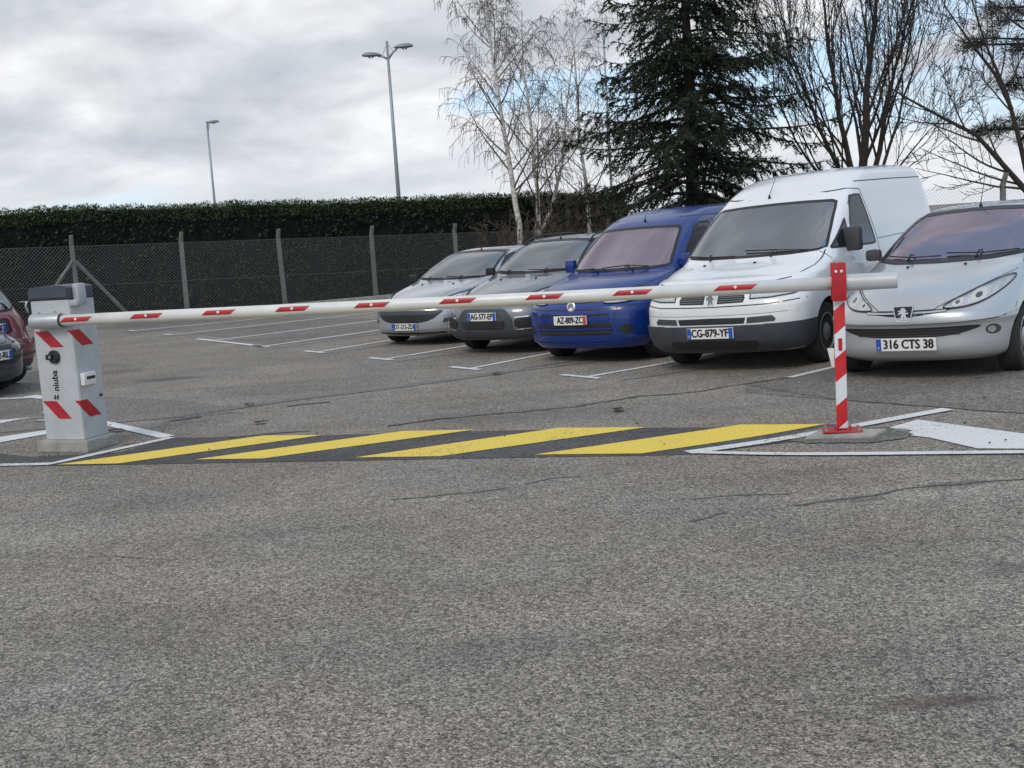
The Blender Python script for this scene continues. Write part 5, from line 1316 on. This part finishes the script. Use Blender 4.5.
def hedge(name, label, s0, s1, off, th, h0, h1, dens=230, seed=3):
    """clipped conifer hedge running beside the fence line from s0 to s1"""
    rnd = random.Random(seed)
    root = thing(name, label, 'hedge', f0 - fp * (off + th / 2) + fd * ((s0 + s1) / 2), fang)
    L = (s1 - s0) / 2
    def H(x): return h0 + (h1 - h0) * (x + L) / (2 * L) + .07 * mnoise.noise((x * .45, seed, 0)) + .05 * mnoise.noise((x * 2.1, seed, 3))
    bm = bmesh.new(); nx = int(2 * L / .25); nz = 12; grid = []
    for i in range(nx + 1):
        x = -L + 2 * L * i / nx; row = []; h = H(x) - .08
        for j in range(nz + 1):
            z = h * j / nz; row.append(bm.verts.new((x, -th / 2 + .06 + .09 * mnoise.noise((x * 1.1, z * 1.3, 5)) + .05 * mnoise.noise((x * 4, z * 4, 9)), z)))
        row.append(bm.verts.new((x, th / 2, h))); row.append(bm.verts.new((x, th / 2, 0))); grid.append(row)
    for a, b_ in zip(grid, grid[1:]):
        for k in range(len(a) - 1): bm.faces.new((a[k], b_[k], b_[k + 1], a[k + 1]))
    bm.faces.new(grid[0]); bm.faces.new(grid[-1][::-1])
    link('hedge_core', bm, MAT['hedge_core'], root, smooth=True)
    def card(bm, p, d, l, w_):
        t = d.cross(Vector((rnd.uniform(-1, 1), rnd.uniform(-1, 1), rnd.uniform(-1, 1)))).normalized() * w_
        a = bm.verts.new(p - t * .4); b2 = bm.verts.new(p + d * l * .5 - t); c = bm.verts.new(p + d * l); e2 = bm.verts.new(p + d * l * .55 + t)
        bm.faces.new((a, b2, c, e2))
    bm = bmesh.new()
    for _ in range(int(2 * L * h0 * dens)):
        x = rnd.uniform(-L, L); z = H(x) * rnd.random() ** .85
        if mnoise.noise((x * 1.7, z * 1.9, 21)) < -.30: continue
        y = -th / 2 + .09 * mnoise.noise((x * 1.1, z * 1.3, 5)) + rnd.uniform(-.05, .07)
        d = Vector((rnd.uniform(-.7, .7), -rnd.uniform(.3, 1), rnd.uniform(-.3, 1.0))).normalized()
        card(bm, Vector((x, y, z)), d, rnd.uniform(.07, .16), rnd.uniform(.015, .035))
    link('foliage', bm, MAT['hedge_leaf'], root)
    bm = bmesh.new()
    for _ in range(int(2 * L * 1100)):
        x = rnd.uniform(-L, L); h = H(x); y = rnd.uniform(-th / 2 - .05, th / 2)
        tuft = max(0, mnoise.noise((x * 2.3, seed * 2., 1))) * .16 + .03
        top = rnd.random() < .75
        z = h - .14 + (rnd.random() ** 1.5) * (.12 + tuft) if top else h - rnd.uniform(.1, .42)
        if not top: y = -th / 2 + rnd.uniform(-.06, .03)
        d = Vector((rnd.uniform(-.8, .8), rnd.uniform(-.8, .5), rnd.uniform(.1, 1.0))).normalized()
        card(bm, Vector((x, y, z)), d, rnd.uniform(.045, .11), rnd.uniform(.007, .016))
    link('top_growth', bm, MAT['hedge_top'], root)
    return root
hedge('conifer_hedge', 'long clipped dark conifer hedge with green top growth behind the wire fence', -12, 14.2, .9, 1.3, 3.0, 2.60)

# ---- lamp columns
def lampcol(label, base_px, top_px, Y, heads, r0, r1):
    base = D(*base_px, Y); top = D(*top_px, Y); root = thing('street_lamp', label, 'street lamp', (base.x, base.y, 0), 0, 'tall lamp columns beyond the hedge')
    H = top.z; dx = 0
    bm = bmesh.new(); tube(bm, [(0, 0, 0), (0, 0, H * .5), (0, 0, H)], [r0, (r0 + r1) / 2, r1], 12); link('column', bm, MAT['galv'], root, smooth=True)
    for (ex_, ez, sx) in heads:
        bm = bmesh.new(); tube(bm, [(0, 0, H - .75), (ex_ * .5, 0, H - .60 + ez * .5), (ex_, 0, H - .55 + ez)], [.05, .045, .04], 8); a = link('arm', bm, MAT['galv'], root, smooth=True)
        if len(heads) > 1:
            bm = bmesh.new(); tube(bm, [(0, 0, H - .1), (ex_ * .55, 0, H - .55 + ez * .6)], .012, 5); link('stay', bm, MAT['galv'], root)
        bm = bmesh.new(); n = 12; P = []
        for k in range(9):
            t = k / 8; P.append((ex_ + sx * (t - .2) * .85, 0, H - .53 + ez + .05 * t))
        tube(bm, P, [.03, .09, .13, .15, .16, .16, .15, .12, .04], 12)
        for v_ in bm.verts:
            zc_ = H - .50 + ez
            v_.co.z = zc_ + (v_.co.z - zc_) * (.9 if v_.co.z > zc_ else .35)
        h = link('lamp_head', bm, MAT['lampgrey'], root, smooth=True)
        bm = bmesh.new(); lathe(bm, [(.12, -.06), (.10, -.10), (.04, -.12)], 14, 'z', (ex_ + sx * .30, 0, H - .50 + ez)); link('lamp_lens', bm, MAT['lamp_glass'], h, smooth=True)
    return root
lampcol('tall twin headed lamp column rising over the middle of the hedge', (398.6, 196), (387.6, 41), 50, [(-.42, -.05, -1), (.42, .22, 1)], .11, .05)
lampcol('shorter single headed lamp column rising over the hedge on the left', (214.2, 198), (207.5, 121), 79, [(.15, .4, 1)], .11, .06)
lampcol('thin single headed lamp column half hidden between birches and spruce', (612, 200), (600, 27), 54, [(.1, .35, 1)], .075, .04)

# ---- bare branching
def grow(tb, gb, p, d, L, r, lvl, P, rnd):
    """one limb: tb collects thick wood, gb the twigs"""
    nseg = P['seg'][lvl]; pts = [p.copy()]; rad = [r]; q = p.copy(); dd = d.normalized(); st = L / nseg
    for i in range(nseg):
        t = (i + 1) / nseg
        dd = dd + Vector((rnd.gauss(0, 1), rnd.gauss(0, 1), rnd.gauss(0, 1))) * P['wob'][lvl] + Vector((0, 0, P['up'][lvl])) * (1 - t * P.get('bend', [0] * 5)[lvl])
        dd.normalize(); q = q + dd * st; pts.append(q.copy()); rad.append(max(P['rmin'], r * (1 - t * .82)))
    b_ = tb if lvl <= P['woodlvl'] else gb
    tube(b_, pts, rad, [8, 6, 4, 3, 3][lvl], cap=False)
    if lvl + 1 >= len(P['n']) + 1: return
    if lvl < len(P['n']):
        n = P['n'][lvl]; n = int(n * rnd.uniform(.8, 1.2)); t0 = P['t0'][lvl]
        for k in range(n):
            t = t0 + (1 - t0) * (k + rnd.random()) / n; x = t * nseg; i = min(nseg - 1, int(x)); c = pts[i].lerp(pts[i + 1], x - i)
            dr = (pts[i + 1] - pts[i]).normalized(); az = rnd.uniform(0, 2 * pi); s = dr.orthogonal().normalized(); s = Matrix.Rotation(az, 3, dr) @ s
            a = radians(P['ang'][lvl] * rnd.uniform(.7, 1.3)); nd = dr * cos(a) + s * sin(a)
            grow(tb, gb, c, nd, L * P['len'][lvl] * rnd.uniform(.7, 1.25) * (1.05 - .5 * t), max(P['rmin'], rad[i] * P['rr'][lvl]), lvl + 1, P, rnd)
BIRCH = dict(seg=[8, 7, 7, 6], wob=[.05, .09, .13, .12], up=[.05, .05, -.14, -.42], n=[25, 11, 7], t0=[.18, .2, .15], ang=[46, 42, 45], len=[.40, .42, .60], rr=[.38, .45, .6], rmin=.0050, woodlvl=0)
def stems(name, label, cat, base, paths, P, wood, twig, seed, group=None, extra=None):
    """paths: list of (points in site coordinates, radius)"""
    rnd = random.Random(seed); root = thing(name, label, cat, (base.x, base.y, 0), 0, group)
    tb = bmesh.new(); gb = bmesh.new(); o0 = Vector((base.x, base.y, 0))
    for pts, r in paths:
        pts = [Vector(p) - o0 for p in pts]
        # resample along the given stem
        Q = [pts[0]]
        for a, b_ in zip(pts, pts[1:]):
            k = max(1, int((b_ - a).length / .5)); Q += [a.lerp(b_, i / k) + Vector((rnd.gauss(0, .02), rnd.gauss(0, .02), 0)) for i in range(1, k + 1)]
        n = len(Q); rad = [max(P['rmin'] * 1.5, r * (1 - .85 * i / (n - 1))) for i in range(n)]
        tube(tb, Q, rad, 9, cap=False); L = sum((b_ - a).length for a, b_ in zip(Q, Q[1:]))
        m = int(P['n'][0] * L / 8)
        for k in range(m):
            t = P['t0'][0] + (1 - P['t0'][0]) * (k + rnd.random()) / m; x = t * (n - 1); i = min(n - 2, int(x)); c = Q[i].lerp(Q[i + 1], x - i)
            dr = (Q[i + 1] - Q[i]).normalized(); s = Matrix.Rotation(rnd.uniform(0, 2 * pi), 3, dr) @ dr.orthogonal().normalized(); a = radians(P['ang'][0] * rnd.uniform(.75, 1.25))
            grow(tb, gb, c, dr * cos(a) + s * sin(a), 8 * P['len'][0] * rnd.uniform(.7, 1.2) * (1.05 - .6 * t), max(P['rmin'], rad[i] * P['rr'][0]), 1, P, rnd)
    link('trunk', tb, wood, root, smooth=True, angle=70); link('twigs', gb, twig, root)
    return root
BG = 'bare birches behind the wire fence'
Yb = 34.4
stems('birch_tree', 'bare white stemmed birch leaning left in front of the hedge', 'tree', D(521, 262, Yb), [([D(523, 262, Yb), D(519, 225, Yb), D(508, 160, Yb), D(499, 95, Yb), D(490, 40, Yb), D(484, -15, Yb), D(480, -50, Yb)], .098)], BIRCH, MAT['bark_birch'], MAT['twig_birch'], 5, BG)
Yb = 35.0
stems('birch_tree', 'bare birch forking into two white stems just right of the leaning one', 'tree', D(538, 262, Yb), [([D(538, 262, Yb), D(538, 228, Yb), D(537, 190, Yb), D(531, 130, Yb), D(524, 70, Yb), D(521, 10, Yb)], .085), ([D(539, 240, Yb), D(552, 205, Yb), D(563, 160, Yb), D(566, 110, Yb), D(572, 60, Yb), D(580, 15, Yb)], .065)], dict(BIRCH, n=[18, 9, 6]), MAT['bark_birch'], MAT['twig_birch'], 8, BG)
Yb = 35.5
stems('birch_tree', 'slender grey birch beside the left edge of the spruce', 'tree', D(592, 262, Yb), [([D(592, 262, Yb), D(588, 200, Yb), D(580, 140, Yb), D(576, 80, Yb), D(570, 20, Yb)], .075)], dict(BIRCH, n=[15, 8, 6]), MAT['bark_birch'], MAT['twig_birch'], 13, BG)

MAPLE = dict(seg=[8, 8, 7, 6, 5], wob=[.04, .06, .09, .12], up=[.06, .12, .10, .05], n=[19, 10, 7], t0=[.10, .2, .15], ang=[26, 30, 38], len=[.50, .42, .42], rr=[.45, .45, .55], rmin=.006, woodlvl=1)
Yt = 31
stems('bare_tree', 'leafless dark tree fanning into many upright stems behind the white van', 'tree', D(864, 215, Yt),
      [([D(864, 215, Yt), D(863, 170, Yt), D(866, 100, Yt), D(872, 40, Yt), D(880, -40, Yt)], 0.136), ([D(862, 205, Yt), D(848, 160, Yt), D(835, 95, Yt), D(826, 30, Yt), D(818, -50, Yt)], 0.088), ([D(856, 205, Yt), D(838, 170, Yt), D(812, 110, Yt), D(790, 50, Yt), D(770, -30, Yt)], 0.068),
       ([D(866, 200, Yt), D(880, 150, Yt), D(890, 90, Yt), D(905, 30, Yt), D(925, -40, Yt)], 0.080), ([D(880, 200, Yt), D(884, 165, Yt), D(898, 120, Yt), D(915, 60, Yt), D(935, 0, Yt)], 0.048), ([D(850, 205, Yt), D(820, 175, Yt), D(795, 140, Yt), D(775, 95, Yt), D(768, 40, Yt)], 0.048),
       ([D(872, 205, Yt), D(900, 165, Yt), D(930, 130, Yt), D(955, 105, Yt)], 0.040)], MAPLE, MAT['bark_dark'], MAT['twig_dark'], 4)
Yr = 25
stems('bare_tree', 'dark tree with a long limb slanting up to the left at the right edge', 'tree', D(1050, 215, Yr),
      [([D(1052, 220, Yr), D(1024, 190, Yr), D(1004, 165, Yr), D(975, 135, Yr), D(945, 118, Yr), D(905, 96, Yr), D(880, 80, Yr)], 0.076), ([D(1040, 215, Yr), D(1022, 150, Yr), D(1008, 95, Yr), D(985, 45, Yr), D(965, -20, Yr)], 0.068), ([D(1012, 110, Yr), D(995, 75, Yr), D(965, 35, Yr), D(935, -10, Yr)], 0.044),
       ([D(1045, 190, Yr), D(1045, 100, Yr), D(1030, 20, Yr), D(1020, -60, Yr)], 0.120)], dict(MAPLE, n=[16, 8, 6], ang=[45, 40, 40], up=[.05, .05, .03, .0], len=[.30, .42, .42]), MAT['bark_dark'], MAT['twig_dark'], 6)

def tuft(bm, c, r, n, rnd, l=.12, w_=.010, flat=.6):
    for _ in range(n):
        d = Vector((rnd.gauss(0, 1), rnd.gauss(0, 1), rnd.gauss(0, 1) * flat)).normalized(); p = c + d * r * rnd.random() ** .5
        e_ = (d + Vector((rnd.gauss(0, .5), rnd.gauss(0, .5), rnd.gauss(0, .5)))).normalized(); t = e_.orthogonal().normalized() * w_
        t = Matrix.Rotation(rnd.uniform(0, 6), 3, e_) @ t
        bm.faces.new((bm.verts.new(p - t), bm.verts.new(p + t), bm.verts.new(p + e_ * l)))
rnd = random.Random(31)
pt = thing('pine_tree', 'dark pine with clumps of needles reaching in at the upper right corner', 'tree', (D(1075, 215, 27).x, 27, 0))
o0 = pt.location.copy(); tb = bmesh.new(); nb = bmesh.new()
tube(tb, [(0, 0, 0), (0, 0, 3), (-.1, 0, 6), (-.2, 0, 9)], [.17, .14, .1, .05], 9)
for (px, py, rr_) in [(985, 38, .50), (1005, 20, .45), (1018, 50, .40), (970, 45, .30), (1012, 78, .45), (1022, 90, .35), (1000, 128, .30), (982, 130, .22), (1024, 120, .35), (1028, 10, .5), (995, 8, .4), (1030, 140, .4), (1040, 60, .5)]:
    c = D(px, py, 27 + rnd.uniform(-.6, .6)) - o0
    tube(tb, [(0, 0, c.z - .3), tuple((Vector((0, 0, c.z - .1)) + c) / 2), tuple(c)], [.05, .035, .015], 5)
    for k in range(15): tuft(nb, c + Vector((rnd.gauss(0, .5) * rr_, rnd.gauss(0, .5) * rr_, rnd.gauss(0, .28) * rr_)), .13, 42, rnd, .13, .008)
link('trunk', tb, MAT['bark_dark'], pt, smooth=True); link('crown', nb, MAT['pine'], pt)

# ---- spruce
def spruce(base, H, seed):
    rnd = random.Random(seed); root = thing('spruce_tree', 'big dark spruce with drooping boughs behind the blue van', 'tree', (base.x, base.y, 0))
    tb = bmesh.new(); nb = bmesh.new(); tube(tb, [(0, 0, 0), (.05, 0, H * .4), (0, 0, H)], [.20, .14, .02], 9)
    z = .9
    while z < H - .4:
        nb_ = rnd.randint(5, 7)
        for k in range(nb_):
            az = 2 * pi * (k + rnd.uniform(-.3, .3)) / nb_ + z * 2.4; L = (4.3 * (1 - z / (H + 1.0)) ** .95 + .25) * rnd.uniform(.45, 1.2)
            if z < 2.0: L *= .8
            hd_ = Vector((cos(az), sin(az), 0)); n = 9; P = []; el0 = rnd.uniform(-.05, .30) if z > 2.5 else rnd.uniform(-.25, .1); c = Vector((0, 0, z))
            for i in range(n + 1):
                t = i / n; el = el0 - 1.0 * t * (1 - t) * 1.4 - .1 * t + .5 * t * t; P.append(c.copy()); c = c + (hd_ * cos(el) + Vector((0, 0, sin(el)))) * L / n
            tube(tb, P, [max(.006, .038 * (1 - i / (n + .5)) * L / 3) for i in range(n + 1)], 4, cap=False)
            sd_ = Vector((-hd_.y, hd_.x, 0)); m = int(L * 7.5)
            for j in range(m):
                t = .12 + .88 * (j + rnd.random()) / m; x = t * n; i = min(n - 1, int(x)); q = P[i].lerp(P[i + 1], x - i); s = rnd.choice((-1, 1))
                l = (.80 * (1 - t) + .24) * rnd.uniform(.5, 1.15); d = (sd_ * s * rnd.uniform(.3, 1) + hd_ * rnd.uniform(.3, .9) + Vector((0, 0, -rnd.uniform(.15, 1.0)))).normalized()
                kk = int(l * 46) + 5; pq = q.copy()
                for u in range(kk):
                    pq = q + d * l * u / kk + Vector((0, 0, -.12 * (u / kk) ** 2 * l)); e_ = (d * .7 + Vector((rnd.gauss(0, .6), rnd.gauss(0, .6), rnd.gauss(0, .45) - .15))).normalized()
                    t_ = e_.orthogonal().normalized() * .017; t_ = Matrix.Rotation(rnd.uniform(0, 6), 3, e_) @ t_
                    nb.faces.new((nb.verts.new(pq - t_), nb.verts.new(pq + t_), nb.verts.new(pq + e_ * rnd.uniform(.08, .17))))
            for u in range(int(L * 46)):
                t = rnd.random(); x = t * n; i = min(n - 1, int(x)); q = P[i].lerp(P[i + 1], x - i); e_ = (hd_ * .5 + Vector((rnd.gauss(0, .6), rnd.gauss(0, .6), rnd.gauss(0, .5)))).normalized(); t_ = e_.orthogonal().normalized() * .012
                nb.faces.new((nb.verts.new(q - t_), nb.verts.new(q + t_), nb.verts.new(q + e_ * rnd.uniform(.07, .13))))
        z += rnd.uniform(.17, .32)
    link('trunk', tb, MAT['bark_dark'], root, smooth=True); link('crown', nb, MAT['needle'], root)
sb = D(693, 215, 28.5); spruce(sb, 11.0, 9)

# ---- undergrowth between birches and spruce, weeds along the fence foot
SH = dict(seg=[4, 5, 5, 4], wob=[.1, .14, .16, .16], up=[.05, .05, .02, -.02], n=[8, 6, 4], t0=[.1, .15, .1], ang=[30, 38, 42], len=[.2, .5, .55], rr=[.55, .6, .6], rmin=.006, woodlvl=0)
for i, (px, Y, h, sd_, lab) in enumerate([(505, 31.6, 1.9, 3, 'low brown leafless shrub at the foot of the leaning birch'), (566, 31.0, 2.7, 4, 'brown leafless shrub between the forked birch and the slender birch'),
                                   (607, 30.0, 2.6, 5, 'brown leafless shrub tucked under the left boughs of the spruce'), (548, 32.0, 2.4, 7, 'leafless shrub against the hedge end behind the forked birch')]):
    b0 = D(px, 240, Y); rs = random.Random(sd_); paths = []
    for k in range(13):
        a = rs.uniform(0, 2 * pi); sp_ = rs.uniform(.15, .9); hh = h * rs.uniform(.6, 1.05); paths.append(([Vector((b0.x, b0.y, 0)), Vector((b0.x + cos(a) * sp_ * .5, b0.y + sin(a) * sp_ * .4, hh * .5)), Vector((b0.x + cos(a) * sp_, b0.y + sin(a) * sp_ * .8, hh))], .016))
    stems('bare_shrub', lab, 'shrub', b0, paths, dict(SH, n=[22, 5, 3], len=[.11, .5, .55]), MAT['twig_brown'], MAT['twig_brown'], sd_, 'leafless shrubs behind the wire fence')
bm = bmesh.new(); rw = random.Random(77)
for k in range(130):
    s = rw.uniform(-8, 14); c = f0 + fd * s + fp * rw.uniform(-.25, .22)
    if mnoise.noise((s * .9, 3, 3)) < -.05: continue
    for j in range(16):
        a = rw.uniform(0, 6.28); d = Vector((cos(a) * .5, sin(a) * .5, 1)).normalized(); l = rw.uniform(.05, .22); t_ = Vector((-sin(a), cos(a), 0)) * .012; q = c + Vector((rw.gauss(0, .06), rw.gauss(0, .06), 0))
        bm.faces.new((bm.verts.new(q - t_), bm.verts.new(q + t_), bm.verts.new(q + d * l)))
wd = link('weeds', bm, leafmat('weed_leaf', (.03, .045, .015), (.10, .12, .045))); wd['kind'] = 'stuff'
# earth strip and low kerb at the foot of the fence
bm = bmesh.new(); cpt = [f0 + fd * (K0 * fs) + fp * .55, f0 + fd * (K1 * fs) + fp * .55, f0 + fd * (K1 * fs) - fp * 14, f0 + fd * (K0 * fs) - fp * 14]
vs = [bm.verts.new((p_.x, p_.y, .006)) for p_ in cpt]; bm.faces.new(vs); bm.normal_update()
struct('verge', bm, leafmat('verge_earth', (.045, .04, .03), (.10, .095, .06), .9, 2.0))
bm = bmesh.new(); 
for k in range(K0 * 3, K1 * 3):
    box(bm, (k * fs / 3 + fs / 6, 0, .05), (fs / 3 - .012, .10, .10), bev=.012)
struct('kerb', bm, MAT['concrete'], loc=f0 + fp * .55, rot=(0, 0, fang))
